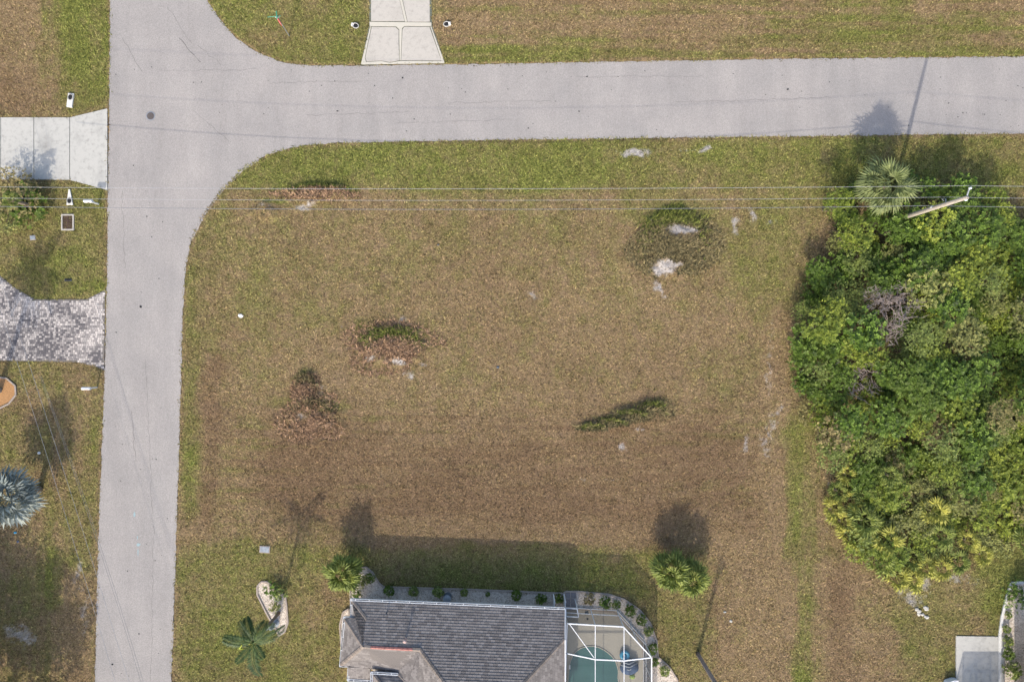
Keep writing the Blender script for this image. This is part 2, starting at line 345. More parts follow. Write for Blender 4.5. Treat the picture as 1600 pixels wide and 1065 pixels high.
def masks(px, py):
    wx = px+(fbm(px, py, 60, 1)-.5)*46+(fbm(px, py, 14, 5)-.5)*14; wy = py+(fbm(px, py, 60, 9)-.5)*40+(fbm(px, py, 14, 13)-.5)*12
    g = np.full(px.shape, .4)
    for (x0, x1, y0, y1, s, val, op) in GREEN:
        q = .55 if s < 9 else 1.0
        k = soft(px+(wx-px)*q, x0, x1, s)*soft(py+(wy-py)*q, y0, y1, s)*op; g = g*(1-k)+val*k
    g = g+(fbm(px, py, 90, 20)-.5)*.40+(fbm(px, py, 26, 24)-.5)*.36+(fbm(px, py, 8, 54)-.5)*.32
    lotm = soft(px, 345, 1185, 20)*soft(py, 640, 815, 30); topm = soft(py, -100, 95, 10)*soft(px, 690, 1700, 20)
    g = g+(fbm(px, py, 6, 30, 26, 1)-.5)*(.75*lotm+.9*topm)
    vertm = soft(px, 1190, 1290, 10)*soft(py, 480, 1200, 30)+soft(px, 0, 170, 10)*soft(py, 580, 1200, 20)+soft(px, 60, 170, 8)*soft(py, -100, 170, 10)
    g = g+(fbm(px, py, 7, 33, 1, 16)-.5)*.42*np.clip(vertm, 0, 1)
    dk = np.clip((fbm(px, py, 70, 40)-.45)*1.0, 0, .35)
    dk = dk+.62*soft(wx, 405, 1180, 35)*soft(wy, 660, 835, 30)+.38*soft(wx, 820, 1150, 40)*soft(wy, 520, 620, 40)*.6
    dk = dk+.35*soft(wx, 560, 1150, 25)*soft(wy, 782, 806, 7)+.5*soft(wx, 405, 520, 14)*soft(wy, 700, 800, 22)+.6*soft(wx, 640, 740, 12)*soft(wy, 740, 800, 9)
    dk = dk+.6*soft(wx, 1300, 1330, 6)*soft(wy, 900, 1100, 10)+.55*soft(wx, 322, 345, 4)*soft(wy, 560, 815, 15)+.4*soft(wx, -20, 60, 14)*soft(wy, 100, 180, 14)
    dk = dk+np.clip((fbm(px, py, 5, 130, 24, 1)-.5)*2.6, 0, .7)*(lotm+.5*topm)
    cur_ = np.hypot(px-1010, (py-560)*1.1); dk = dk+np.clip((fbm(cur_, px*0+3.3, 6, 134)-.55)*2.2, 0, .5)*soft(px, 1000, 1190, 12)*soft(py, 600, 815, 20)
    # mower swaths
    rr = np.hypot(px-1010, (py-640)*1.25); arc = sum(np.exp(-((rr-q_)/1.6)**2)*w_ for q_, w_ in ((168, 1), (148, .5), (186, .6), (202, .5), (232, .5)))*((px > 900) & (py > 670)); arc2 = np.exp(-((rr-215)/4)**2)*((px > 1000) & (py > 700))
    ln = np.exp(-((py-748+(px-800)*-.004)/2.0)**2)*((px > 700) & (px < 1010))
    sa = np.zeros(px.shape)+.36*arc+.34*ln+.2*arc2; dk = dk+.5*np.exp(-((rr-163)/2)**2)*((px > 930) & (py > 690))+.4*np.exp(-((rr-192)/3)**2)*((px > 900) & (py > 670))
    for (x, y, a, b_, v) in SAND: sa = np.maximum(sa, v*np.exp(-(((wx*.75+px*.25-x)/a)**2+((wy*.75+py*.25-y)/b_)**2)*.7)*(.35+1.2*fbm(px, py, 7, 60)))
    sa = sa+.10*(fbm(px, py, 5, 66) > .74)*(fbm(px, py, 60, 68) > .5)
    for (x, y, a, b_, h) in MOUND:
        k = np.exp(-(((wx-x)/a)**2+((wy-y)/b_)**2)*1.6); g = g*(1-k*.7)+k*.7*.18; dk = dk+np.clip(k*1.3, 0, 1)*.65*np.clip((fbm(px, py, 7, 92)-.30)*2.4, 0, 1)
        rim = np.exp(-(((wx-x)/(a*.9))**2+((wy-(y-b_*.85))/(b_*.33))**2)); g = g+.6*rim
    return g, sa, dk
def height(px, py):
    z = (fbm(px, py, 16, 70)-.5)*.05+(fbm(px, py, 5, 74)-.5)*.045+(fbm(px, py, 120, 78)-.5)*.06
    for (x, y, a, b_, h) in MOUND:
        wx = px+(fbm(px, py, 14, 80)-.5)*22; wy = py+(fbm(px, py, 14, 84)-.5)*14
        r = np.sqrt(((wx-x)/a)**2+((wy-y)/b_)**2); z = z+1.35*h*np.clip(1.15-r, 0, 1)**.8*.85+(r < 1.2)*(fbm(px, py, 6, 88)-.5)*.34
    return z
HARD = [ROAD, DRIVE_W, PAVER, DRIVE_N, BED_HOUSE, BED_KID, BED_W, BED_R, RING, PATIO, HOUSE]
# ------------------------------------------------------------------ ground
def axis(lim, step):
    a = np.arange(-lim, lim+1e-6, step); e = []; q = lim; d = step
    while q < 900: d *= 1.32; q += d; e.append(q)
    e = np.array(e); return np.concatenate([-e[::-1], a, e])
gx = axis(42, .14); gy = axis(29, .14); nx, ny = len(gx), len(gy)
X, Y = np.meshgrid(gx, gy, indexing='ij'); PX = X*S+800; PY = 532-Y*S
hard = np.zeros(X.shape, bool); dmin = np.full(X.shape, 1e9)
near = (np.abs(X) < 60) & (np.abs(Y) < 45)
for pl in HARD: hard |= inside(PX, PY, pl)
dmin[near] = np.min([pdist(PX[near], PY[near], pl) for pl in HARD], axis=0)
Z = height(PX, PY); Z = np.where(hard, -.06, Z*np.clip(dmin/14, 0.05, 1)+.012)
Z[~near & ~hard] = 0.0
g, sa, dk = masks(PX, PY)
rd = pdist(PX, PY, ROAD); wob = fbm(PX, PY, 20, 90)*5
g = g-.5*np.exp(-(rd/(2.5+wob*.5))**2); sa = sa+.42*np.exp(-(rd/(1.0+wob*.45))**2)
cm = np.exp(-(pdist(PX, PY, [(300,370),(318,335),(345,297),(380,262),(400,250),(380,262),(345,297),(318,335)])/4.5)**2); sa = sa+.62*cm
far = ~near; g[far] = .4; sa[far] = 0
co = np.stack([X, Y, Z], -1).reshape(-1, 3).astype(np.float32)
ii = np.arange(nx-1)[:, None]*ny+np.arange(ny-1)[None, :]; quads = np.stack([ii, ii+ny, ii+ny+1, ii+1], -1).reshape(-1, 4)
def npmesh(name, co, faces, k, mat, col=None, smooth=False):
    me = bpy.data.meshes.new(name); me.vertices.add(len(co)); me.vertices.foreach_set('co', co.astype(np.float32).ravel())
    nf = len(faces); me.loops.add(nf*k); me.loops.foreach_set('vertex_index', faces.astype(np.int32).ravel())
    me.polygons.add(nf); me.polygons.foreach_set('loop_start', (np.arange(nf)*k).astype(np.int32))
    me.update(calc_edges=True)
    if col is not None:
        a = me.attributes.new('gmask', 'FLOAT_COLOR', 'POINT'); a.data.foreach_set('color', col.astype(np.float32).ravel())
    if smooth: me.polygons.foreach_set('use_smooth', [True]*nf)
    me.materials.append(mat); o = bpy.data.objects.new(name, me); COL.objects.link(o); return o
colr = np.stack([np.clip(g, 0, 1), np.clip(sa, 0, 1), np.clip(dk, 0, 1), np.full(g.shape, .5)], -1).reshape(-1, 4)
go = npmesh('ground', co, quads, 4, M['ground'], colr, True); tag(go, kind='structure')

# grass blades: one countless mass
NBL = 740000
bx = nr.uniform(-39.6, 39.6, NBL); by = nr.uniform(-27, 27, NBL)
bpx = bx*S+800; bpy_ = 532-by*S
ok = np.ones(NBL, bool)
jx = nr.normal(0, 1.3, NBL); jy = nr.normal(0, 1.3, NBL)
for pl in HARD: ok &= ~inside(bpx+jx, bpy_+jy, pl)
bx, by, bpx, bpy_ = bx[ok], by[ok], bpx[ok], bpy_[ok]
g, sa, dk = masks(bpx, bpy_)
keep = nr.rand(len(bx)) > np.clip(sa*1.1-.2, 0, .8); bx, by, bpx, bpy_, g, sa, dk = [a[keep] for a in (bx, by, bpx, bpy_, g, sa, dk)]
fi = (bx+42)/.14; fj = (by+29)/.14
off_i = int(np.searchsorted(gx, -42+1e-9)); off_j = int(np.searchsorted(gy, -29+1e-9))
i0 = np.clip(np.floor(fi).astype(int)+off_i, 0, nx-2); j0 = np.clip(np.floor(fj).astype(int)+off_j, 0, ny-2)
bz = np.maximum(Z[i0, j0], -.002)+.02*(Z[i0, j0] < -.02)
n_ = len(bx); th = nr.uniform(0, 2*math.pi, n_); ln = nr.uniform(.09, .22, n_)*(1+.4*np.clip(g, 0, 1)); wd = nr.uniform(.018, .045, n_); el = nr.uniform(.1, .9, n_)
ca, sa_ = np.cos(th), np.sin(th)
A = np.stack([bx-sa_*wd, by+ca*wd, bz-.005], -1); B = np.stack([bx+sa_*wd, by-ca*wd, bz-.005], -1)
T = np.stack([bx+ca*ln*np.cos(el), by+sa_*ln*np.cos(el), bz+ln*np.sin(el)*.75], -1)
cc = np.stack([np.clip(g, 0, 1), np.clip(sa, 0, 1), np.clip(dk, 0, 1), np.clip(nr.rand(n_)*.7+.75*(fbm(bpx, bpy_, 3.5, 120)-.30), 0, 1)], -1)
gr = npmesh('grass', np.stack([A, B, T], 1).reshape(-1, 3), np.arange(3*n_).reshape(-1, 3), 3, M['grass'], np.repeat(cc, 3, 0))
tag(gr, 'short dry mown turf mixing brown and green blades over all the open ground', 'grass', kind='stuff')

# ------------------------------------------------------------------ road and drives
def rough_poly(pp, step=7, amp=1.2, seed=3):
    r_ = random.Random(seed); out = []
    for i in range(len(pp)):
        a, b_ = pp[i], pp[(i+1) % len(pp)]; L = math.hypot(b_[0]-a[0], b_[1]-a[1])
        if L > 900 or not (-80 < a[1] < 1160 and -80 < b_[1] < 1160): out.append(a); continue
        k = max(1, int(L/step))
        for j in range(k):
            t = j/k; out.append((a[0]+(b_[0]-a[0])*t+r_.uniform(-amp, amp)*.8, a[1]+(b_[1]-a[1])*t+r_.uniform(-amp, amp)*.8))
    return out
m = MB(); m.prism(wpoly(rough_poly(ROAD)), -.1, .02); o = m.build('road', M['asphalt']); tag(o, kind='structure'); road = o
m = MB()
for (x0, y0, x1, y1, wd_) in [(280,60,315,98,.035),(192,60,222,112,.02),(262,10,300,70,.015),(250,111,400,108,.012),(310,72,345,100,.015),(300,170,360,222,.015),(205,640,212,720,.018),(228,560,238,800,.012),(700,160,860,158,.012),(900,120,1100,118,.012),(1050,160,1300,152,.012),(480,180,640,174,.012),(620,192,800,186,.012),(240,820,236,1060,.012),(190,300,196,420,.014),(420,130,560,126,.012)]:
    n = max(3, int(math.hypot(x1-x0, y1-y0)/7)); pp = [P(x0+(x1-x0)*k/n+rng.uniform(-1.6, 1.6), y0+(y1-y0)*k/n+rng.uniform(-1.6, 1.6)) for k in range(n+1)]
    for a, b_ in zip(pp, pp[1:]): m.bar((a.x, a.y, .0225), (b_.x, b_.y, .0225), wd_*rng.uniform(.6, 1.6), .003)
m.build('cracks', simple('crack_fill', (.14, .13, .125), .95, .2, 12), road, stuff=True)
def slabs(root, polys, mat, z0, z1, name='slab'):
    for pl in polys:
        m = MB(); m.prism(wpoly(pl), z0, z1); m.build(name, mat, root)
def sroot(name, loc):
    o = bpy.data.objects.new(name, None); COL.objects.link(o); o.location = loc; o['kind'] = 'structure'; return o
dw = sroot('concrete_driveway', P(100, 230))
m = MB(); m.prism(wpoly([(x+(.6 if x < 160 else -.3), y) for x, y in DRIVE_W]), -.08, .015); m.build('joint_bed', M['joint'], dw)
slabs(dw, [[(-400,183.3),(-112,183.3),(-112,279),(-400,279)],[(-111,183.3),(-56,183.3),(-56,279),(-111,279)],[(-55,183.3),(1,183.3),(1,279),(-55,279)],[(2,183.3),(53,183.3),(53,280),(2,280)],[(54,183.3),(109,183.3),(109,280.6),(54,280)],[(110,183.3),(168,169.4),(168,296.6),(110,281)]], M['concrete'], -.05, .05)
dn = sroot('banded_driveway', P(625, 50))
m = MB(); m.prism(wpoly(DRIVE_N), -.08, .012); m.build('joint_bed', M['joint'], dn)
slabs(dn, [[(579,-300),(624,-300),(624,-2),(632,33),(580,33)],[(630,-300),(670,-300),(671.5,34),(637,34),(629,-2)],[(581,42),(618,42.5),(623,47),(623,66),(624,94),(609,97),(596,94.5),(573,96),(571,90)],[(629,46),(632,42),(671,42),(688,90),(690,94.5),(627,94)],], M['concrete_old'], -.04, .04)
slabs(dn, [[(624.8,-300),(629.2,-300),(628.2,-2),(636.2,34),(632.8,34),(624.4,-2)],[(577.2,34.2),(674,35.2),(674,40.8),(632,40.6),(628.2,44),(627.6,60),(626.4,94),(624.6,94),(624,60),(624,46),(619,41.2),(578,40.8)],[(578.4,41.6),(580,41.8),(570.2,90),(572,97),(596,95.4),(609,98),(626,95.2),(690,95.6),(688.6,90),(672.6,41.8),(674,41.6),(695,98.4),(564,100.6)]], M['concrete_edge'], -.04, .042, 'band')
pv = sroot('paver_driveway', P(90, 515))
m = MB(); m.prism(wpoly(PAVER), -.08, .03); m.build('sand_bed', M['paver_joint'], pv)
m = MB(); py = 428.0; row = 0
while py < 580:
    px = -120+(row % 2)*2.0
    while px < 168:
        w_ = rng.choice((3.4, 4.6, 3.4)); c4 = np.array([px, px+w_-.45, px+w_-.45, px]); r4 = np.array([py, py, py+2.75, py+2.75])
        if inside(c4, r4, PAVER).all():
            n = float(vnoise(np.array([px]), np.array([py]), 26, 3)[0]); m.cc = min(1, max(0, rng.random()**1.3*.85+.75*n-.28))
            z = .05+rng.uniform(-.004, .004); q = wpoly(list(zip(c4, r4))); m.prism(q, .02, z)
        px += w_
    py += 3.2; row += 1
m.build('pavers', M['paver'], pv, stuff=True)

# manhole
mh = thing('manhole_cover', P(235.5, 181, .02), 'round dark iron manhole cover set in the road at the intersection', 'manhole cover')
m = MB(); m.lathe(P(235.5,181,.0), [(.33, .018), (.33, .034), (.29, .036)], 28); m.build('frame_ring', M['metal'], mh)
m = MB(); m.lathe(P(235.5,181,.0), [(.27, .02), (.27, .042), (.25, .045)], 28)
for k in range(-3, 4): m.box(P(235.5,181,.05)+Vector((0, k*.065, 0)), (.36-abs(k)*.05, .02, .012))
m.build('cover', M['manhole'], mh)
# survey paint on the road
m = MB()
for (x, y, a, b_) in [(210,803,.07,.22),(216,850,.15,.11),(215.5,862,.04,.3),(214.7,839,.04,.12)]:
    q = P(x, y, .026); pts = [(q.x+a*math.cos(t)*(.7+.5*rng.random()), q.y+b_*math.sin(t)*(.7+.5*rng.random()), .026) for t in [k*math.pi/6 for k in range(12)]]; m.face(pts)
cy = simple('cyan_spray', (.27, .36, .38), .9, .2, 30); o = m.build('survey_paint', cy); o['kind'] = 'stuff'; tag(o, 'faint cyan survey paint marks sprayed along the middle of the road', 'paint marks')

m = MB()
for k in range(150):
    x, y = (rng.uniform(180, 1600), rng.uniform(102, 205)) if k < 110 else (rng.uniform(172, 262), rng.uniform(230, 1060))
    q = P(x, y, .022); s_ = rng.uniform(.02, .055)*(1.8 if k % 14 == 0 else 1); m.blob((q.x, q.y, .022), s_, 6, (1, rng.uniform(.5, 1), .4), .3)
o = m.build('leaf_litter', M['dark']); tag(o, 'tiny dark leaf bits scattered over the pale road', 'litter', kind='stuff')
# ------------------------------------------------------------------ beds
def bed(name, pp, mat, kerbmat, z=.03, kw=.11, closed=True, pebbles=0):
    r0 = sroot(name, P(sum(p[0] for p in pp)/len(pp), sum(p[1] for p in pp)/len(pp)))
    m = MB(); m.prism(wpoly(pp), -.05, z); m.build('fill', mat, r0)
    q = [P(x, y, z+.02) for x, y in (pp+[pp[0]] if closed else pp)]
    q = [Vector((v.x, v.y, z+.02)) for v in q]
    if kerbmat:
        for i in range(len(q)-1):
            m = MB(); L = (q[i+1]-q[i]).length
            if L < .02: continue
            m.bar(q[i], q[i+1], kw, .12); m.build('edging', kerbmat, r0)
    if pebbles:
        m = MB(); W = pp; xs = [p[0] for p in W]; ys = [p[1] for p in W]; k = 0
        while k < pebbles:
            x = rng.uniform(min(xs), max(xs)); y = rng.uniform(min(ys), max(ys))
            if not inside(np.array([x]), np.array([y]), W)[0]: k += .2; continue
            c = P(x, y, z); s_ = rng.uniform(.02, .05); m.cc = rng.random(); t = rng.uniform(0, 6.3)
            m.raw([(c.x+s_*math.cos(t+a), c.y+s_*math.sin(t+a), z-.01) for a in (0, 1.57, 3.14, 4.71)]+[(c.x, c.y, z+s_*.8)], [(0,1,4),(1,2,4),(2,3,4),(3,0,4)]); k += 1
        m.build('pebbles', M['pebble'], r0, stuff=True)
    return r0
bed('gravel_bed', BED_HOUSE, M['gravel'], M['kerb'], pebbles=5000)
bed('gravel_bed', BED_KID, M['gravel'], M['kerb'], pebbles=900)
bed('gravel_bed', BED_W, M['gravel'], M['kerb'], pebbles=200)
bed('gravel_bed', BED_R, M['gravel'], M['kerb_white'], kw=.2, pebbles=900)
bed('mulch_bed', RING, M['mulch'], M['kerb'], pebbles=0)
pt = sroot('patio_slab', P(1530, 1060)); m = MB(); m.prism(wpoly(PATIO), -.05, .08); m.build('slab', M['concrete'], pt)
ps = sroot('side_step', P(891, 935)); 
for (x0, x1, y0, y1) in [(883.5,891,923,933.5),(892,900,922.5,933),(883.5,891,934.5,946),(892,900,934,946)]:
    m = MB(); m.prism(wpoly([(x0,y0),(x1,y0),(x1,y1),(x0,y1)]), .0, .07); m.build('stepping_slab', simple('grey_slab', (.20,.19,.19), .9, .2, 9), ps)

# ------------------------------------------------------------------ main house
hs = thing('house', P(700, 1050), 'single storey house with grey brown shingle hip roof, bottom of the photo', 'house')
V = {'nw': (548,935,2.7), 'ne': (882,949,2.7), 'e1': (882,998,3.68), 'rE': (796,1091,5.1), 'rW': (710,1089,5.1), 'j': (656,1014,3.98), 'wr': (567,1009,3.9),
     'st': (572,966,3.22), 'st2': (548,962,2.7), 'wnw': (537,963,2.7), 'wsw': (531,1039,2.7), 'v2': (622,1046,3.1), 'se': (882,1190,3.68), 'sw': (650,1190,3.0), 'sw2': (590,1190,2.6), 'w3': (590,1044,2.72)}
def _fix(keys, ref):
    a, b_, c_ = [P(*V[k]) for k in ref]; n = (b_-a).cross(c_-a); d = n.dot(a)
    for k in keys:
        x, y, h = V[k]; f = lambda hh: n.dot(P(x, y, hh))-d
        h0, h1 = h-.5, h+.5; f0, f1 = f(h0), f(h1); V[k] = (x, y, h0-f0*(h1-h0)/(f1-f0))
_fix(['e1','rE','j','wr','st'], ['nw','ne','rW'])
def vp(k): return P(*V[k]) if isinstance(k, str) else P(*k)
def clip(poly, nrm, d):
    out = []
    for i in range(len(poly)):
        a, b_ = poly[i], poly[(i+1) % len(poly)]; da = a[0]*nrm[0]+a[1]*nrm[1]-d; db = b_[0]*nrm[0]+b_[1]*nrm[1]-d
        if da >= 0: out.append(a)
        if (da >= 0) != (db >= 0): t = da/(da-db); out.append((a[0]+(b_[0]-a[0])*t, a[1]+(b_[1]-a[1])*t))
    return out
def shingle_plane(mb, tris, row=.185, tab=.30, ref=None):
    """tris: list of convex 3-D polygons lying in (about) one plane; lays overlapping courses over them"""
    for pts in tris:
        pts = [Vector(p) for p in pts]; nrm = Vector((0,0,0))
        for i in range(len(pts)): nrm += (pts[i]-pts[0]).cross(pts[(i+1) % len(pts)]-pts[0])
        if ref is not None: nrm = ref.copy()
        nrm.normalize(); nrm = nrm if nrm.z > 0 else -nrm
        u = Vector((-nrm.y, nrm.x, 0)).normalized(); v = nrm.cross(u); o = pts[0]*0
        v = v if v.z > 0 else -v
        pl = [((p-o).dot(u), (p-o).dot(v)) for p in pts]
        A = sum(pl[i][0]*pl[(i+1) % len(pl)][1]-pl[(i+1) % len(pl)][0]*pl[i][1] for i in range(len(pl)))
        if A < 0: pl = pl[::-1]
        v0, v1 = min(p[1] for p in pl), max(p[1] for p in pl); u0, u1 = min(p[0] for p in pl), max(p[0] for p in pl); k = 0
        w0 = pts[0].dot(nrm); r = math.floor(v0/row)*row; ri = int(round(r/row))
        while r < v1:
            x = math.floor(u0/tab)*tab+((ri*7) % 5)*tab/5
            x -= tab
            while x < u1:
                tw = tab; hv = math.sin(round(x*1000)*12.9898+ri*78.233)*43758.5453; hv -= math.floor(hv); cell = [(x, r), (x+tw-.012, r), (x+tw-.012, r+row), (x, r+row)]
                q = cell
                for i in range(len(pl)):
                    a, b_ = pl[i], pl[(i+1) % len(pl)]; n2 = (-(b_[1]-a[1]), b_[0]-a[0]); q = clip(q, n2, a[0]*n2[0]+a[1]*n2[1])
                    if len(q) < 3: break
                if len(q) >= 3:
                    mb.cc = .32+.5*hv; f = lambda p: u*p[0]+v*p[1]+nrm*(w0+.012+.030*(1-(p[1]-r)/row))
                    top = [f(p) for p in q]; mb.face(top)
                    low = sorted([p for p in q if p[1] < r+.001])
                    if len(low) >= 2: a, b_ = low[0], low[-1]; mb.cc = 0; mb.face([u*a[0]+v*a[1]+nrm*(w0-.004), u*b_[0]+v*b_[1]+nrm*(w0-.004), f(b_), f(a)])
                x += tw
            r += row; ri += 1
PLANES = [['nw','ne','e1','rE','rW','j'], ['nw','j','wr','st'], ['nw','st','st2'], ['wnw','st','wr'], ['wnw','wr','wsw'], ['wsw','wr','j','v2','w3'],
          ['j','rW','sw'], ['j','sw','sw2','v2'], ['v2','sw2','w3'], ['e1','se','rE'], ['rE','se','sw','rW'],
          [(580,1049,3.2),(622,1052,3.2),(650,1080,3.75),(605,1080,3.75)], [(580,1049,3.2),(605,1080,3.75),(605,1190,3.75),(580,1190,3.2)], [(650,1080,3.75),(622,1052,3.2),(660,1190,3.2),(640,1190,3.7)], [(605,1080,3.75),(650,1080,3.75),(640,1190,3.75),(605,1190,3.75)],
          [(544,1041,2.85),(579,1042,2.85),(579,1063,2.45),(544,1061,2.45)]]
rf = bpy.data.objects.new('roof', None); COL.objects.link(rf); rf.parent = hs
tri = []
m = MB(); m.cc = .3
for pl in PLANES:
    pts = [vp(k) for k in pl]
    m.slab(pts, .12); 
    if pl[:2] in (['nw','ne'], ['nw','j']): continue
    tri.append(pts) if len(pts) == 3 else tri.extend([[pts[0], pts[i], pts[i+1]] for i in range(1, len(pts)-1)])
m.build('roof_deck', M['shingle'], rf)
m = MB()
# fit one plane for the big north slope so its courses run straight through
north = [[vp(k) for k in q] for q in (('nw','ne','j'),('j','ne','e1'),('j','e1','rE'),('j','rE','rW'),('nw','j','wr'),('nw','wr','st'))]
a_, b_, c_ = vp('nw'), vp('ne'), vp('rW'); shingle_plane(m, north, ref=(c_-a_).cross(b_-a_))
shingle_plane(m, tri); m.build('shingles', M['shingle'], rf, stuff=True)
def caps(a, b_, mat=None, w_=.26):
    a = vp(a); b_ = vp(b_); d = b_-a; n = max(1, int(d.length/.3)); m = MB()
    for i in range(n):
        m.cc = rng.random(); p = a+d*(i/n)+Vector((0,0,.06)); q = a+d*((i+1.1)/n)+Vector((0,0,.085)); dd = (q-p).normalized(); s_ = dd.cross(Vector((0,0,1))).normalized()*w_/2
        dz = Vector((0,0,.055)); m.face([p, q, q+s_-dz, p+s_-dz]); m.face([q, p, p-s_-dz, q-s_-dz]); m.face([p+s_-dz, p-s_-dz, p])
    return m.build('ridge_cap', mat or M['ridge'], rf)
for a, b_ in [('e1','rE'),('rW','j'),('rE','rW'),('nw','st'),('wr','wnw'),('wsw','wr')]: caps(a, b_)
caps((578,1010,3.93), (644,1013.5,3.97), M['redcap'], .2); caps((553,989,3.30),(562,1001,3.66), simple('orange_cap', (.40,.20,.12)), .26)
caps((567,1009,3.9),(578,1010,3.93)); caps((644,1013.5,3.97),(656,1014,3.98)); caps((585,1055,3.32),(605,1080,3.77)); caps((622,1052,3.22),(650,1080,3.77))
caps((656,1014,3.9),(622,1046,3.05), simple('valley_flashing', (.17,.15,.14)), .16)
def gutter(a, b_):
    a = P(*a); b_ = P(*b_); d = (b_-a).normalized(); s_ = Vector((-d.y, d.x, 0)); m = MB()
    m.bar(a+s_*.10, b_+s_*.10, .03, .13); m.bar(a-s_*.02, b_-s_*.02, .02, .13); m.bar(a+s_*.04-Vector((0,0,.06)), b_+s_*.04-Vector((0,0,.06)), .12, .02)
    m.bar(a, a+s_*.1, .02, .12); m.bar(b_, b_+s_*.1, .02, .12); o = m.build('gutter', M['gutter'], hs)
    m = MB(); L = (b_-a).length; k = .45
    while k < L: p = a+d*k; m.bar(p-s_*.02+Vector((0,0,.05)), p+s_*.1+Vector((0,0,.05)), .035, .02); k += .95
    if len(m.v): m.build('hangers', M['white'], o, stuff=True)
    return o
GUT = [((882,948.4,2.75),(548,934.4,2.75)), ((548,934.4,2.75),(548,962,2.72)), ((566,963.5,2.8),(537,962.5,2.75)), ((537,962.5,2.75),(531,1039.5,2.72)), ((531,1039.5,2.72),(560,1041,2.74)), ((544,1042,2.6),(543,1061.5,2.5)), ((543,1061.8,2.5),(579,1063.8,2.5)), ((622,1051,3.25),(580,1048.6,3.25)), ((579.6,1048.6,3.25),(579.6,1075,3.25)), ((882,1190,3.75),(882,950,2.8))]
for a, b_ in GUT[:-1]:
    if a[0] > b_[0] or a[0] == b_[0] or True: gutter(a, b_)
m = MB(); a = P(883,950,2.74); b_ = P(883,998,3.66); c_ = P(883,1190,3.66)
m.bar(a, b_, .06, .16); m.bar(b_, c_, .06, .16); m.build('fascia', M['white'], hs)
def footprint(pp, h, inset=0): return [tuple(P(x, y, h)[:2]) for x, y in pp]
m = MB(); m.prism(footprint([(562,956),(872,968),(872,1185),(600,1185),(600,1060),(558,1030)], 2.7), 0, 2.6)
m.prism(footprint([(546,973),(600,973),(600,1030),(541,1030)], 2.7), 0, 2.55); m.prism(footprint([(590,1062),(640,1062),(640,1185),(590,1185)], 3.0), 0, 2.9)
m.prism(footprint([(862,1004),(876,1004),(876,1185),(862,1185)], 3.3), 0, 3.45); m.build('wall', M['wall'], hs)
m = MB(); q = P(633.7,997,3.75); m.tube([q-Vector((0,0,.1)), q+Vector((0,0,.42))], [.07,.07], 12); m.lathe(q+Vector((0,0,.40)), [(.11,0),(.12,.05),(.06,.1)], 12); m.build('vent_pipe', simple('pink_vent', (.50,.36,.32)), rf)
m = MB(); q = P(604,957,3.12); m.tube([q-Vector((0,0,.1)), q+Vector((0,0,.3))], .04, 10); m.build('vent_pipe', M['bin'], rf)
# white gate posts / panels beside the cage
for x in (864.5, 881):
    q0 = P(x, 927, 0); q1 = P(x, 943, 0); t_ = thing('privacy_panel', q0, 'narrow white privacy panel %s the round bush beside the house corner' % ('left of' if x < 870 else 'right of'), 'panel')
    m = MB(); m.box(((q0.x+q1.x)/2, (q0.y+q1.y)/2, .75), (.05, .75, 1.35)); m.build('panel', M['white'], t_)
    for q in (q0, q1):
        m = MB(); m.box((q.x, q.y, .8), (.09, .09, 1.6)); m.build('post', M['white'], t_)

# ------------------------------------------------------------------ pool deck, water, cage
m = MB(); m.prism(footprint([(885,950),(966,952),(1005,997),(1005,1185),(872,1185),(872,960)], 0), -.05, .09); tag(m.build('pool_deck', M['deck']), kind='structure')
pool = []
for (x, y) in [(888,1052),(891,1030),(900,1015),(915,1008),(932,1008),(948,1016),(960,1028),(966,1045),(966,1060),(975,1085),(970,1110),(940,1125),(900,1115),(886,1085)]: pool.append((800+(x-800)*1.0, y))
def smooth_closed(pp, k=4):
    out = []; n = len(pp)
    for i in range(n):
        p0, p1, p2, p3 = [Vector((*pp[(i+j-1) % n], 0)) for j in range(4)]
        for s_ in range(k):
            t = s_/k; q = .5*((2*p1)+(-p0+p2)*t+(2*p0-5*p1+4*p2-p3)*t*t+(-p0+3*p1-3*p2+p3)*t**3); out.append((q.x, q.y))
    return out
pool = smooth_closed(pool)
wp = thing('swimming_pool', P(930, 1060, .1), 'rounded teal swimming pool under the white screen cage', 'swimming pool')
m = MB(); m.prism(wpoly(pool), .02, .10); m.build('water', M['water'], wp)
m = MB(); m.tube([P(x, y, 0)+Vector((0,0,.09)) for x, y in pool+[pool[0]]], .05, 8, False); m.build('coping', M['deck'], wp)
m = MB(); m.box(P(890,1041,.13), (.12,.3,.04)); m.build('skimmer_lid', M['white'], wp)
cg = thing('pool_cage', P(950, 1050), 'white aluminium screen cage over the pool beside the house', 'pool cage')
CH = 3.0
def beam(a, b_, wd=.07, ht=.10, name='beam', mat='white'):
    m = MB(); m.bar(a, b_, wd, ht); return m.build(name, M[mat], cg)
T_ = lambda x, y, h=CH: P(x, y, h)
tA, tB, tC, tD = T_(886,973), T_(974,978), T_(1018,1026), T_(1018,1190)
for a, b_ in [(tA,tB),(tB,tC),(tC,tD),(T_(886,973),T_(880,1190)),(T_(883,1019),T_(930,1029)),(T_(930,1029),T_(975,1031)),(T_(975,1031),T_(1018,1026)),(T_(880,1100),T_(1018,1100))]: beam(a, b_)
for a, b_ in [(T_(930,975.6),T_(930,1190)),(T_(975,979),T_(975,1190)),(T_(890,974),T_(928,1026))]: beam(a, b_, .045, .07)
foot = lambda v: Vector((v.x, v.y, .09))
for v in [tA, T_(930,975.6), tB, T_(996,1002), tC, T_(1018,1060), T_(1018,1100), T_(1018,1150)]: beam(foot(v), v, .06, .06, 'post')
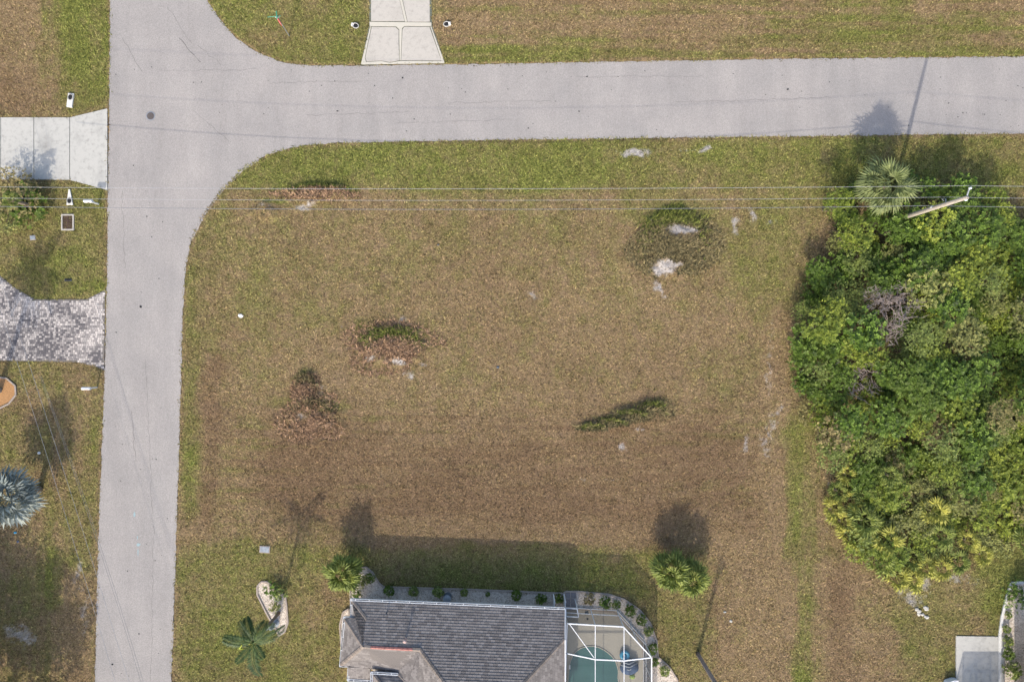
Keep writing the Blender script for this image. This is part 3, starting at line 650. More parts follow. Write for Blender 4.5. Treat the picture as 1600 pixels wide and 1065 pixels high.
for a, b_ in [(tA,tB),(tB,tC),(tC,tD)]:
    for z in (.14, 1.1): beam(Vector((a.x,a.y,z)), Vector((b_.x,b_.y,z)), .05, .06, 'rail')
def panel(pts, mat): m = MB(); m.face(pts); m.build('screen_panel', M[mat], cg)
for q in [[(886,973),(930,975.6),(930,1029),(883,1019)],[(930,975.6),(974,978),(975,1031),(930,1029)],[(974,978),(1018,1026),(975,1031)],[(883,1019),(930,1029),(930,1100),(880,1100)],[(930,1029),(975,1031),(975,1100),(930,1100)],[(975,1031),(1018,1026),(1018,1100),(975,1100)],[(880,1100),(1018,1100),(1018,1190),(880,1190)]]:
    panel([T_(x, y, CH-.01) for x, y in q], 'screen')
for a, b_ in [(tA, T_(930,975.6)), (T_(930,975.6), tB), (tB, T_(996,1002)), (T_(996,1002), tC), (tC, T_(1018,1100)), (T_(1018,1100), tD)]:
    panel([foot(a), foot(b_), b_-Vector((0,0,.02)), a-Vector((0,0,.02))], 'screen_wall')
m = MB()
d0 = [P(884,948,.1), P(901,949,.1), P(904,963,.1)]
for h in (2.05,):
    q = [P(884,949,1.9), P(902,950,1.9), P(904,963,1.9), P(885,962,1.9)]
    for i in range(4): m.bar(q[i], q[(i+1) % 4], .06, .06)
    for i in range(4): m.bar(foot(q[i]), q[i], .05, .05)
m.build('door_frame', M['white'], cg)
# lounge float and bean bag
t_ = thing('inflatable_float', P(976,1022,.1), 'bright turquoise inflatable float on the pool deck inside the cage', 'pool float')
m = MB(); c = P(976,1022,.22); pts = [c+Vector((.26*math.cos(a), .26*math.sin(a), .05)) for a in [k*math.pi/8 for k in range(17)]]; m.tube(pts, .13, 10, False); m.build('ring', M['blue'], t_, True)
m = MB(); m.blob(P(978,1026,.22), .28, 12, (1,.9,.4), .06); m.build('seat', M['blue'], t_, True)
t_ = thing('bean_bag', P(984,1044,.1), 'navy and white striped bean bag lounger with lime corner on the pool deck', 'bean bag')
m = MB(); m.blob(P(983,1042,.34), .72, 16, (1.0,.72,.42), .05); m.build('cushion', M['navy'], t_, True)
for k, z in ((-.42, .0), (-.2, .1), (.02, .14), (.24, .1)):
    m = MB(); c = P(983,1042,.62); m.tube([c+Vector((-.6+abs(k)*.3, k*1.0+.1, -.2)), c+Vector((0, k+.05, z-.06)), c+Vector((.6-abs(k)*.3, k*1.0+.2, -.2))], .05, 8); m.build('stripe', M['stripe'], t_, True)
m = MB(); m.blob(P(988,1056,.25), .22, 10, (1,.9,.5), .05); m.build('corner_panel', M['lime'], t_, True)
for (x, y, c_) in [(918,966,'dark'),(916,957,'bin')]:
    t_ = thing('deck_item', P(x,y,.1), 'small dark %s on the deck inside the cage' % ('drain plate' if c_=='dark' else 'bottle lying'), 'fitting'); m = MB()
    if c_ == 'dark': m.lathe(P(x,y,.09), [(.07,0),(.07,.02),(.03,.03)], 12)
    else: m.tube([P(x-2,y,.15), P(x+2,y,.15), P(x+3.5,y,.15)], [.05,.05,.02], 10)
    m.build('cap', M[c_], t_)

# ------------------------------------------------------------------ neighbour to the right: cage on patio and roof corner
cg = thing('screen_room', P(1530,1120), 'white framed screen room whose lattice shadow falls on the patio at the lower right corner', 'screen room'); CH = 2.7
x0, x1, y0, y1 = 1486, 1550, 1092, 1230
G3 = lambda x, y, h: Vector((*P(x, y)[:2], h))
for a, b_ in [((x0,y0),(x1,y0)),((x1,y0),(x1,y1)),((x0,y0),(x0,y1)),((x0,y1),(x1,y1)),((x0,1120),(x1,1120)),((x0,1150),(x1,1150)),((1506,y0),(1506,y1)),((1528,y0),(1528,y1)),((x0,1120),(1528,1092))]: beam(G3(*a, CH), G3(*b_, CH), .12, .12)
for a in [(x0,y0),(1506,y0),(1528,y0),(x1,y0),(x0,1150),(x1,1150)]: beam(G3(*a, .08), G3(*a, CH), .08, .08, 'post')
panel([G3(x0,y0,CH-.02),G3(x1,y0,CH-.02),G3(x1,y1,CH-.02),G3(x0,y1,CH-.02)], 'screen_wall'); panel([G3(x0,y0,.1),G3(x1,y0,.1),G3(x1,y0,CH-.05),G3(x0,y0,CH-.05)], 'screen_wall')
nh = thing('neighbour_house', P(1640,1060), 'neighbouring house just beyond the right edge, its roof corner shading the lawn', 'house')
a, b_, c_, d_ = P(1612,975,2.7), P(1850,980,2.7), P(1850,1300,2.7), P(1612,1300,2.7); top1 = P(1680,1058,4.6); top2 = P(1680,1230,4.6)
m = MB(); tr_ = [[a,b_,P(1770,1060,4.6),top1],[a,top1,top2,d_],[b_,c_,P(1770,1230,4.6),P(1770,1060,4.6)],[c_,d_,top2,P(1770,1230,4.6)],[top1,P(1770,1060,4.6),P(1770,1230,4.6),top2]]
for q in tr_: m.slab(q, .12)
m.build('roof', M['ridge'], nh)
m = MB(); m.bar(a+Vector((-.05,.04,0)), b_+Vector((0,.04,0)), .14, .16); m.bar(a+Vector((-.05,0,0)), d_+Vector((-.05,0,0)), .14, .16); m.build('gutter', M['gutter'], nh)
m = MB(); m.prism([(a.x+1.75,a.y-.5),(b_.x-.5,b_.y-.5),(c_.x-.5,c_.y+.5),(d_.x+1.75,d_.y+.5)], 0, 2.58); m.build('wall', M['wall'], nh)
t_ = thing('equipment_box', P(1483,1061), 'rounded white equipment box at the patio edge, at the bottom of the photo', 'box')
m = MB(); m.prism([tuple(P(x,y)[:2]) for x,y in [(1473,1066),(1476,1060),(1484,1057),(1491,1057),(1491,1075),(1473,1075)]], 0, .5); m.build('body', M['white'], t_)
m = MB(); m.prism([tuple(P(x,y)[:2]) for x,y in [(1475,1067),(1478,1062),(1484,1059.5),(1489,1059.5),(1489,1073),(1475,1073)]], .5, .54); m.build('lid', M['gutter'], t_)

# ------------------------------------------------------------------ utility pole and wires
up = thing('utility_pole', P(1384,348), 'weathered wooden utility pole rising out of the thicket beside the cabbage palm', 'utility pole')
base = P(1384,348); m = MB(); m.tube([base, base+Vector((0,0,4.5)), base+Vector((0,.0,9.1))], [.17,.15,.12], 12); m.build('pole', M['wood'], up, True)
m = MB(); q = base+Vector((0,0,9.1)); m.bar(q+Vector((0,-.1,-.15)), q+Vector((.0,.45,.15)), .07, .07); m.build('bracket', M['metal'], up)
for dz, dy in ((.38,.5),(.0,-.12)):
    m = MB(); m.lathe(q+Vector((0,dy,dz-.2)), [(.05,0),(.08,.05),(.05,.09),(.08,.14),(.04,.2)], 10); m.build('insulator', M['gutter'], up)
m = MB(); q = base+Vector((0,0,7.0)); m.bar(q, q+Vector((-.02,.35,.05)), .05, .05); m.tube([q+Vector((-.1,.2,0)), q+Vector((-.3,.32,.1)), q+Vector((-.1,.36,.02))], .02, 6); m.build('hook', M['metal'], up)
m = MB(); q = base+Vector((-.05,.05,5.6)); m.lathe(q, [(.10,0),(.10,.18),(.04,.22)], 10); m.build('clamp', M['white'], up)
def wire(pts, r, mat, label, group=None):
    m = MB(); o0 = Vector(pts[0]); m.tube(pts, r, 6); o = m.build('power_line', M[mat]); tag(o, label, 'wire', group); return o
def span(a, b_, sag, n=24):
    a = Vector(a); b_ = Vector(b_); return [a+(b_-a)*(i/n)-Vector((0,0,4*sag*(i/n)*(1-i/n))) for i in range(n+1)]
pole_x = P(1384,348).x; wy = 9.15
for i, (h, ywr, sag, r, mat, lab) in enumerate([(9.35, 9.42, .75, .011, 'wire', 'topmost bare wire of the three lines crossing the lot, northernmost in the photo'),
        (7.0, 9.22, .9, .010, 'wire', 'middle pale wire of the three lines crossing above the lot'),
        (5.55, 8.96, 1.15, .017, 'wire_dark', 'lowest thick blue grey cable of the three lines crossing the lot')]):
    pts = span((pole_x-62, ywr-(.05), h), (pole_x, ywr, h), sag)[:-1]+span((pole_x, ywr, h), (pole_x+50, ywr+.0, h-.1), sag)
    wire(pts, r, mat, lab)
for (xa, ya, xb, yb, r, mat, lab) in [(28,590,176,1073,.009,'wire','left one of two pale wires running down over the roadside lawn at the lower left'),(46,590,200,1080,.009,'wire','right one of two pale wires running down over the roadside lawn at the lower left'),
        (120,770,217,1075,.008,'wire_dark','left one of the dark wire pair crossing above the road at the bottom left'),(123,770,221,1075,.008,'wire_dark','right one of the dark wire pair crossing above the road at the bottom left')]:
    hz = 2.6 if mat == 'wire' else 1.9
    dx, dy = xb-xa, yb-ya
    wire(span(P(xa-dx*.6, ya-dy*.6, hz+2.2), P(xb+dx*.6, yb+dy*.6, hz+2.2), .5), r, mat, lab)

# ------------------------------------------------------------------ street sign, mailboxes, drains, small things
sb = P(452,56); ss = thing('street_sign', sb, 'leaning post with red stop sign and green street name blades at the corner', 'street sign')
top = P(432,24,2.9)
m = MB(); m.tube([sb, top], .035, 8); m.build('post', M['metal'], ss)
d = (top-sb).normalized(); c = sb+d*2.25; F = Matrix.Translation(c) @ Matrix.Rotation(R(-58), 4, 'Z') @ Matrix.Rotation(R(80), 4, 'X')
m = MB(); oc = [(.38*math.cos(R(22.5+45*k)), .38*math.sin(R(22.5+45*k))) for k in range(8)]
m.raw([F @ Vector((x, y, z)) for z in (.05, .065) for x, y in oc], [tuple(range(8))[::-1], tuple(range(8, 16))]+[(i, (i+1) % 8, 8+(i+1) % 8, 8+i) for i in range(8)]); sp_ = m.build('stop_panel', M['red'], ss)
cu = bpy.data.curves.new('legend', 'FONT'); cu.body = 'STOP'; cu.size = .27; cu.align_x = 'CENTER'; cu.align_y = 'CENTER'; cu.extrude = .002
tmp = bpy.data.objects.new('legend_tmp', cu); COL.objects.link(tmp); dg = bpy.context.evaluated_depsgraph_get(); me = bpy.data.meshes.new_from_object(tmp.evaluated_get(dg)); bpy.data.objects.remove(tmp)
me.materials.clear(); me.materials.append(M['paper']); lo = bpy.data.objects.new('legend', me); COL.objects.link(lo); lo.parent = sp_
lo.matrix_local = Matrix.Translation(-sb) @ F @ Matrix.Translation((0,0,.07))
for (ang, L, dz) in ((R(5), .9, 2.78), (R(97), .55, 2.95)):
    c = sb+d*dz; m = MB(); m.box(c+Vector((-.2*math.cos(ang), 0, 0)), (L, .03, .2), M=Matrix.Rotation(ang, 4, 'Z') @ Matrix.Rotation(R(30), 4, 'X')); m.build('name_blade', M['signgreen'], ss)
m = MB(); m.box(sb+d*2.72+Vector((0,-.02,.0)), (.3,.03,.14), M=Matrix.Rotation(R(35), 4, 'X')); m.build('back_plate', M['paper'], ss)

def mailbox(px, py, label, rz=0, col='white'):
    q = P(px, py, 0); t_ = thing('mailbox', q, label, 'mailbox')
    m = MB(); m.box(q+Vector((.12,.0,.5)), (.09,.09,1.0)); m.build('post', M['white'], t_)
    m = MB(); m.bar(q+Vector((-.25,0,.98)), q+Vector((.3,0,.98)), .08, .06); m.build('arm', M['white'], t_)
    m = MB(); pr = [(-.1,0),(.1,0),(.1,.14),(.07,.21),(0,.24),(-.07,.21),(-.1,.14)]; c = q+Vector((0,0,1.02)); n = len(pr)
    m.raw([c+Vector((x, y, z)) for x in (-.28, .30) for y, z in pr], [tuple(range(n)), tuple(range(n, 2*n))[::-1]]+[(i, i+n, (i+1) % n+n, (i+1) % n) for i in range(n)]); m.build('box', M[col], t_)
    m = MB(); m.box(c+Vector((.315,0,.11)), (.02,.17,.18)); m.build('door', M['gutter'], t_)
    m = MB(); m.box(c+Vector((.08,-.115,.22)), (.03,.012,.14)); m.build('flag', M['red'], t_)
mailbox(149,604.5, 'white mailbox on a post by the road below the paver driveway'); mailbox(152,318.5, 'white mailbox on a post by the road below the concrete driveway')
def culvert(px, py, rz, label, L=1.0, w0=.35, w1=.15):
    q = P(px, py, 0); t_ = thing('culvert_end', q, label, 'culvert'); Rm = Matrix.Translation(q) @ Matrix.Rotation(rz, 4, 'Z')
    m = MB(); top = [(-w0, -L/2, .10), (w0, -L/2, .10), (w1, L/2, .16), (-w1, L/2, .16)]; bot = [(x, y, -.1) for x, y, z in top]
    m.raw([Rm @ Vector(v) for v in top+bot], [(0,1,2,3),(7,6,5,4),(0,4,5,1),(1,5,6,2),(2,6,7,3),(3,7,4,0)]); m.build('collar', M['kerb_white'], t_)
    m = MB(); pts = [(.15*math.cos(a), -L*.22+.2*math.sin(a), .135) for a in [k*math.pi/7 for k in range(14)]]; m.raw([Rm @ Vector(v) for v in pts], [tuple(range(14))]); m.build('opening', M['dark'], t_)
    m = MB(); ring = [Rm @ Vector((.18*math.cos(a), -L*.22+.23*math.sin(a), .12)) for a in [k*math.pi/8 for k in range(17)]]; m.tube(ring, .035, 6, False); m.build('pipe_rim', M['concrete'], t_)
culvert(110,308,0, 'white wedge shaped culvert end in the grass below the concrete driveway', 1.15, .24, .04); culvert(111,157,R(174), 'white culvert end with a dark opening above the concrete driveway', 1.05, .22, .2)
culvert(554,40,R(70), 'small pale culvert end left of the banded driveway', .45, .16, .1); culvert(700,38,R(-80), 'small pale culvert end right of the banded driveway', .42, .18, .1)
t_ = thing('drain_grate', P(106.5,347), 'brown rusted drain grate in a pale concrete frame on the left verge', 'drain grate'); c = P(106.5,347)
m = MB(); 
for s_ in (-1, 1): m.box(c+Vector((s_*.42,0,.03)), (.1,1.2,.14)); m.box(c+Vector((0,s_*.55,.03)), (.74,.1,.14))
m.build('frame', M['concrete_old'], t_)
m = MB(); m.box(c+Vector((0,0,-.04)), (.74,1.0,.04)); m.build('pit', M['dark'], t_)
for k in range(9): m = MB(); m.box(c+Vector((0,-.44+k*.11,.05)), (.74,.055,.05)); m.build('bar', M['rust'], t_)
m = MB(); m.box(c+Vector((0,0,.06)), (.05,1.0,.06)); m.build('cross_bar', M['rust'], t_)
def cover(px, py, sx, sy, label, rz=0, fm='kerb', lm='statue'):
    q = P(px, py); t_ = thing('utility_cover', q, label, 'utility cover')
    m = MB(); m.box(q+Vector((0,0,.02)), (sx, sy, .12), rz); m.build('frame', M[fm], t_)
    m = MB(); m.box(q+Vector((0,0,.05)), (sx*.84, sy*.78, .1), rz); m.build('lid', M[lm], t_)
cover(414,857,.78,.52,'rectangular grey utility cover in the lawn at the left end of the lot boundary', R(-3)); cover(52,371,.42,.36,'small square grey utility cover in the lawn left of the drain grate', R(5))
cover(107,437,.5,.16,'small dark sunken slot cover in the lawn above the paver driveway', 0, 'bin', 'dark')
def scrap(name, px, py, s_, mat, label, n=1, spread=0, cat='litter'):
    q = P(px, py, .05)
    for i in range(n):
        m = MB(); dx, dy = rng.uniform(-spread, spread), rng.uniform(-spread, spread); m.blob((q.x+dx, q.y+dy, .06), s_*rng.uniform(.7, 1.2), 8, (1, rng.uniform(.5, .9), .35), .3)
        o = m.build(name, M[mat]); tag(o, label if n == 1 else label, cat, None if n == 1 else 'pale stones lying together')
scrap('plastic_scrap', 376,493,.22,'paper','crumpled white scrap lying on the left side of the dry lot'); scrap('dark_debris', 778,573,.11,'bin','tiny dark lump of debris near the middle of the dry lot'); scrap('dark_debris', 685,382,.09,'bin','tiny dark speck of debris in the upper middle of the lot')
scrap('stone', 1132,955,.11,'stone','small pale stone beside the palm trunk shadow, the upper one', cat='stone'); scrap('stone', 1142,969,.11,'stone','small pale stone beside the palm trunk shadow, the lower one', cat='stone')
scrap('stone', 1440,955,.16,'stone','pale stone in the little pile on the sandy patch at lower right', 7, .38, 'stone'); scrap('plastic_scrap', 61,707,.12,'paper','white scrap caught below the wires over the left lawn')
scrap('lawn_ornament', 24,831,.16,'blue','small turquoise ornament below the silver palm', cat='ornament'); scrap('lawn_ornament', 28,845,.13,'navy','small dark blue ornament below the turquoise one', cat='ornament')
t_ = thing('garden_statue', P(431,972), 'grey stone garden statue standing in the kidney shaped gravel bed', 'statue'); q = P(431,972,0)
m = MB(); m.lathe(q, [(.28,.03),(.28,.12),(.2,.16),(.16,.2)], 16); m.build('base', M['statue'], t_)
m = MB(); m.lathe(q, [(.16,.2),(.2,.4),(.14,.7),(.17,.85),(.09,.95)], 14); m.build('body', M['statue'], t_, True); m = MB(); m.blob(q+Vector((0,0,1.05)), .13, 10, (1,1,1.1), .03); m.build('head', M['statue'], t_, True)
m = MB(); m.bar(q+Vector((-.1,0,.6)), q+Vector((-.45,-.2,.75)), .12, .06); m.build('wing', M['statue'], t_); m = MB(); m.bar(q+Vector((.1,0,.6)), q+Vector((.3,.2,.75)), .12, .06); m.build('wing', M['statue'], t_)
t_ = thing('rain_barrel', P(703,927), 'slate grey round lidded container against the house wall among the bushes', 'container'); q = P(700,929,0)
m = MB(); m.lathe(q, [(.24,0),(.3,.2),(.3,.6),(.26,.72)], 18); m.build('barrel', M['bin'], t_, True); m = MB(); m.lathe(q, [(.3,.72),(.3,.76),(.1,.8)], 18); m.build('lid', M['statue'], t_)

# ------------------------------------------------------------------ vegetation meshes
def leaf_cloud(name, r, hz, nl, ls, mat, lobes=7, seed=0, flat=.55, rosette=5, core=.5):
    q = random.Random(seed); m = MB(); lb = []
    for i in range(lobes):
        a = q.uniform(0, 6.28); d = r*q.uniform(.1, .9); lb.append((d*math.cos(a), d*math.sin(a), hz*q.uniform(-.3, .6), r*q.uniform(.10, .26)))
    lb += [(0, 0, -hz*.1, r*core)]*(1 if core < .6 else 6)
    for i in range(nl//rosette):
        L = q.choice(lb); ph = math.acos(q.uniform(-.25, 1)); t = q.uniform(0, 6.28); k = q.uniform(.6, 1.05) if (q.random() > .2 or core > .6) else q.uniform(1, 1.5)
        if core < .6 and q.random() < .4: a1 = q.uniform(0, 6.28); d1 = r*math.sqrt(q.random())*1.08; L = (d1*math.cos(a1), d1*math.sin(a1), hz*q.uniform(-.4, .55)*(1.1-d1/r*.6), r*.12)
        c = Vector((L[0]+L[3]*k*math.sin(ph)*math.cos(t), L[1]+L[3]*k*math.sin(ph)*math.sin(t), L[2]+L[3]*k*math.cos(ph)*hz/r*1.2))
        tint = min(1, max(0, q.gauss(.48, .3))); n0 = Vector((q.uniform(-.5, .5), q.uniform(-.5, .5), 1)).normalized(); u = n0.orthogonal().normalized(); v = n0.cross(u); a0 = q.uniform(0, 6.28)
        for j in range(rosette):
            a = a0+j*6.283/rosette+q.uniform(-.3, .3); d = u*math.cos(a)+v*math.sin(a); s_ = d.cross(n0); l = ls*q.uniform(.7, 1.25); w_ = l*.34
            m.cc = min(1, max(0, tint+q.uniform(-.18, .18)-.25*(j % 2)*.4)); b0 = c+d*l*.08; up_ = n0*l*q.uniform(-.15, .45)
            m.face([b0, b0+d*l*.55+s_*w_+up_*.6, b0+d*l+up_*.8, b0+d*l*.55-s_*w_+up_*.6])
    return m.mesh(name, mat)
def stems(name, r, z, mat, n=6, seed=0, rad=.05):
    q = random.Random(seed); m = MB()
    for i in range(n):
        a = q.uniform(0, 6.28); d = r*q.uniform(.2, .75); e = Vector((d*math.cos(a), d*math.sin(a), z*q.uniform(.7, 1.0))); mid = e*.5+Vector((q.uniform(-.2, .2), q.uniform(-.2, .2), z*.15))
        m.tube([(0,0,-.05), mid*.4, mid, e], [rad, rad*.8, rad*.55, rad*.2], 5)
    return m.mesh(name, mat)
def twigs(name, r, z, mat, n=60, seed=0):
    q = random.Random(seed); m = MB()
    for i in range(n):
        a = q.uniform(0, 6.28); d = r*q.uniform(.1, .8); p = Vector((d*math.cos(a), d*math.sin(a), z*q.uniform(-.2, .5))); rad = q.uniform(.012, .03)
        for k in range(3):
            e = p+Vector((q.uniform(-.5, .5), q.uniform(-.5, .5), q.uniform(-.05, .35))); m.tube([p, (p+e)/2+Vector((q.uniform(-.07, .07), q.uniform(-.07, .07), 0)), e], [rad, rad*.7, rad*.3], 3, False); p = p+(e-p)*q.uniform(.3, .9)
    return m.mesh(name, mat)
KINDS = {}
for kn, mt, ls, nl in [('dark', 'leaf_dark', .19, 1900), ('lime', 'leaf_lime', .13, 2800), ('olive', 'leaf_olive', .11, 2800), ('rust', 'leaf_rust', .11, 2400), ('vine', 'leaf_vine', .10, 2800)]:
    KINDS[kn] = [leaf_cloud('crown', rr, rr*.62, int(nl*rr*rr/2.6), ls, M[mt], 22, ord(kn[0])+i*13) for i, rr in enumerate((1.35, 1.7, 2.1))]
DEAD = [twigs('twigs', 1.7, .6, M['deadwood'], 75, i) for i in range(3)]
STEM = [stems('trunk', 1.4, 1.0, M['bark'], 7, i) for i in range(3)]

def fan_frond(name, L, pet, mat, seed, nl=17, sweep=215, w_=.055, droop=.25):
    q = random.Random(seed); m = MB(); m.cc = .55; m.tube([(0,0,0), (pet*.5,0,pet*.06), (pet,0,0)], [.022, .017, .012], 4)
    for i in range(nl):
        t = (i/(nl-1)-.5)*R(sweep); l = L*(1-.28*abs(t)/R(sweep/2))*q.uniform(.86, 1.08); d = Vector((math.cos(t), math.sin(t), 0)); s_ = Vector((-d.y, d.x, 0)); ww = w_*q.uniform(.8, 1.2)
        c0 = Vector((pet, 0, 0)); m.cc = min(1, max(0, q.uniform(.15, .95))); up_ = .05*(1 if i % 2 else -1)
        p1 = c0+d*l*.55+Vector((0,0,.06+up_)); p2 = c0+d*l+Vector((0,0,-droop*l*q.uniform(.3, 1.2)))
        m.face([c0, p1+s_*ww, p1+Vector((0,0,-.02))]); m.face([c0, p1+Vector((0,0,-.02)), p1-s_*ww]); m.cc = min(1, m.cc+.1); m.face([p1+s_*ww, p2, p1+Vector((0,0,-.02))]); m.face([p1+Vector((0,0,-.02)), p2, p1-s_*ww])
    return m.mesh(name, mat)
def pin_frond(name, L, mat, seed, wl=.42, droop=.45, n=40, bend=0.0):
    q = random.Random(seed); m = MB(); cur = lambda t: Vector((L*t*(1-.12*t), bend*L*t*t*.6, L*(.28*t-droop*t*t*1.1)))
    m.cc = .95; m.tube([cur(t/8) for t in range(9)], [.022*(1-t/9)+.006 for t in range(9)], 4)
    for i in range(n):
        t = .1+.9*i/n; p = cur(t); l = wl*math.sin(math.pi*min(.97, .12+t*.85))**.6*q.uniform(.85, 1.1)
        for sgn in (-1, 1):
            d = Vector((.55, sgn*.85, -.25+q.uniform(-.15, .25))).normalized(); s_ = Vector((1, 0, 0))*.026; m.cc = q.uniform(.1, 1)
            e = p+d*l; mid = p+d*l*.5+Vector((0,0,.03)); m.face([p-s_*.5, mid-s_, e, mid+s_])
    return m.mesh(name, mat)
FR = {k: [fan_frond('frond', L, pt_, M[mt], s_+i*7, nl, sw, ww, dr) for i in range(3)] for s_, (k, L, pt_, mt, nl, sw, ww, dr) in enumerate([
    ('garden', .62, .55, 'frond_fan', 17, 230, .05, .3), ('sabal', .95, .85, 'frond_sabal', 21, 220, .05, .35), ('yellow', .55, .45, 'frond_yellow', 14, 200, .05, .2), ('green', .55, .45, 'frond_fan', 14, 200, .05, .2), ('blue', .75, .65, 'frond_blue', 20, 250, .06, .15)])}
PF = [pin_frond('frond', (2.1, 1.7, 1.95, 1.4)[i], M['frond_dark'], i, wl=.44, bend=(.3,-.35,.12,-.15)[i]) for i in range(4)]
BOOT = {}
def palm(name, cx, cy, hgt, kind, nf, label, cat, group=None, tr=.13, scale=1.0, el0=(0, 75), seed=0, mat=None, trunk=True, crownz=None, lean=(0, 0)):
    """cx, cy: pixel at which the crown centre shows, hgt: its height"""
    q = random.Random(seed); c = P(cx, cy, hgt); base = Vector((c.x-lean[0], c.y-lean[1], 0)); t_ = thing(name, base, label, cat, group)
    if trunk:
        m = MB(); pts = [base+(c-base)*(k/8) for k in range(9)]; m.tube(pts, [tr*(1.25 if k == 0 else 1)*(1+.08*(k % 2)) for k in range(9)], 10); m.build('trunk', mat or M['bark'], t_, True)
    meshes = PF if kind == 'pin' else FR[kind]
    for i in range(nf):
        a = i*2.39996+q.uniform(-.4, .4); f = (i+.5)/nf; e = R(el0[0]+(el0[1]-el0[0])*f*f)
        inst('frond', q.choice(meshes), t_, c-base+Vector((0,0,.1*f)), (q.uniform(-.35, .35), -e, a), [scale*q.uniform(.78, 1.12)*(1-.12*f)]*3)
    return t_
palm('fan_palm', 535, 896, 1.9, 'garden', 30, 'bushy green fan palm at the left end of the house gravel bed', 'palm', seed=1, scale=1.5, el0=(-25,72))
palm('fan_palm', 1048, 893, 1.9, 'garden', 30, 'left one of the twin green fan palms on the lawn right of the cage', 'palm', seed=2, scale=1.5, el0=(-25,72)); palm('fan_palm', 1079, 904, 1.8, 'garden', 28, 'right one of the twin green fan palms on the lawn right of the cage', 'palm', seed=3, scale=1.45, el0=(-25,72))
palm('silver_palm', 16, 778, 3.0, 'blue', 26, 'silvery blue fan palm cut by the left edge of the photo', 'palm', seed=4, scale=1.75, tr=.2, el0=(-20,70))
palm('cabbage_palm', 1383, 290, 3.0, 'sabal', 34, 'broad sage green cabbage palm on the north side of the thicket', 'palm', seed=5, scale=1.3, tr=.18, el0=(-28, 70))
palm('feather_palm', 396, 1003, 5.0, 'pin', 10, 'dark green feather palm with a few arching fronds left of the house', 'palm', seed=6, scale=1.32, tr=.11, el0=(-2, 34))
m = MB(); q = P(386,1012,5.0); m.tube([q+Vector((-.15,.1,.35)), q+Vector((-.3,.25,.5)), q+Vector((-.1,.5,.6))], [.05,.07,.02], 6); fp = [o for o in bpy.data.objects if o.name.startswith('feather_palm')][0]; m.build('spear_leaf', leafm('young_frond', (.3,.34,.03), (.46,.5,.06), (.4,.4,.05)), fp)
palm('feather_palm', 9-101*1.05, 605+10, 6.2, 'pin', 32, 'tall feather palm rooted in the orange mulch ring at the left edge', 'palm', seed=7, scale=1.35, tr=.17, el0=(-20, 60), mat=M['statue'], lean=((-92-800)*(1-6.2/H)/S-(4-800)/S, (532-615)*(1-6.2/H)/S-(532-609)/S))
palm('slim_palm', 1125, 1078, 5.3, 'pin', 12, 'slim bare palm trunk at the bottom of the photo casting a long thin shadow', 'palm', seed=8, scale=.5, tr=.14, el0=(-80, -35), mat=M['deadwood'], lean=(P(1125,1078,5.3).x-P(1090,1020).x, P(1125,1078,5.3).y-P(1090,1020).y))
palm('shrub_palm', 18, 312, 2.6, 'green', 12, 'low green palm crown growing out of the bush below the concrete driveway', 'palm', seed=9, scale=.8)

def bush(name, px, py, r, h, kind, label, cat='bush', group=None, sc=None, dead=False, name_c='crown', seed=0, trunk=True):
    q = P(px, py, h); base = Vector((q.x, q.y, 0)); t_ = thing(name, base, label, cat, group, rz=0)
    ms = DEAD if kind == 'dead' else KINDS[kind]; i = rng.randrange(3); r0 = 1.7 if kind == 'dead' else (1.35, 1.7, 2.1)[i]
    s_ = r/r0 if sc is None else sc; o = inst('twigs' if kind == 'dead' else name_c, ms[i], t_, (0, 0, max(h-r0*s_*.3, r0*s_*.2)), (0, 0, rng.uniform(0, 6.28)), (s_, s_, s_*.95))
    if trunk: inst('trunk', STEM[rng.randrange(3)], t_, (0,0,0), (0,0,rng.uniform(0,6.28)), (r/1.6, r/1.6, max(.4, h)))
    return t_
# round foundation bushes: their own fine-leaved meshes
SB = [leaf_cloud('crown', .55, .45, 800, .085, M['leaf_dark'], 4, 40+i, core=.85) for i in range(3)]; SBL = [leaf_cloud('crown', .55, .45, 800, .08, M['leaf_vine'], 4, 50+i, core=.85) for i in range(2)]; SBR = [leaf_cloud('crown', .55, .4, 520, .09, M['leaf_rust'], 4, 60+i, core=.8) for i in range(2)]
SST = stems('stems', .3, .35, M['bark'], 5, 3, .02)
FB = [(577,904,8,'d','gravel bed end beside the fan palm'),(607,923,9,'d','leftmost along the house wall'),(645,924,9,'l','second from left along the house wall'),(685,924,10,'l','left of the slate grey container against the house wall'),(725,927,7,'l','just right of the slate container'),(762,930,4,'d','tiniest along the house wall'),
 (807,930,9,'d','right of the tiniest one, house wall'),(846,936,9,'d','left of the white privacy panels by the house wall'),(874,936,8,'d','between the two white privacy panels'),(921,936,10,'r','brown and dry, above the pool cage corner'),(947,942,10,'d','first of the arc, right of the brown bush'),(964,946,7,'d','second of the arc round the cage, small'),(986,955,10,'d','third of the arc round the cage'),(1003,969,9,'d','fourth of the arc round the cage'),(1014,988,8,'l','fifth of the arc round the cage'),(1020,1015,9,'d','sixth of the arc, against the cage corner post'),(1023,1036,8,'d','seventh of the arc, half behind the cage'),(1040,1049,9,'l','last of the arc, pale, at the bottom of the photo'),
 (1581,963,6,'l','uppermost in the white edged bed'),(1577,984,7,'l','second in the white edged bed'),(1579,1004,9,'l','yellow green, above the dark one beside the patio'),(1578,1022,10,'d','dark and round, beside the patio corner'),(1583,1047,14,'l','large pale one at the bottom beside the patio')]
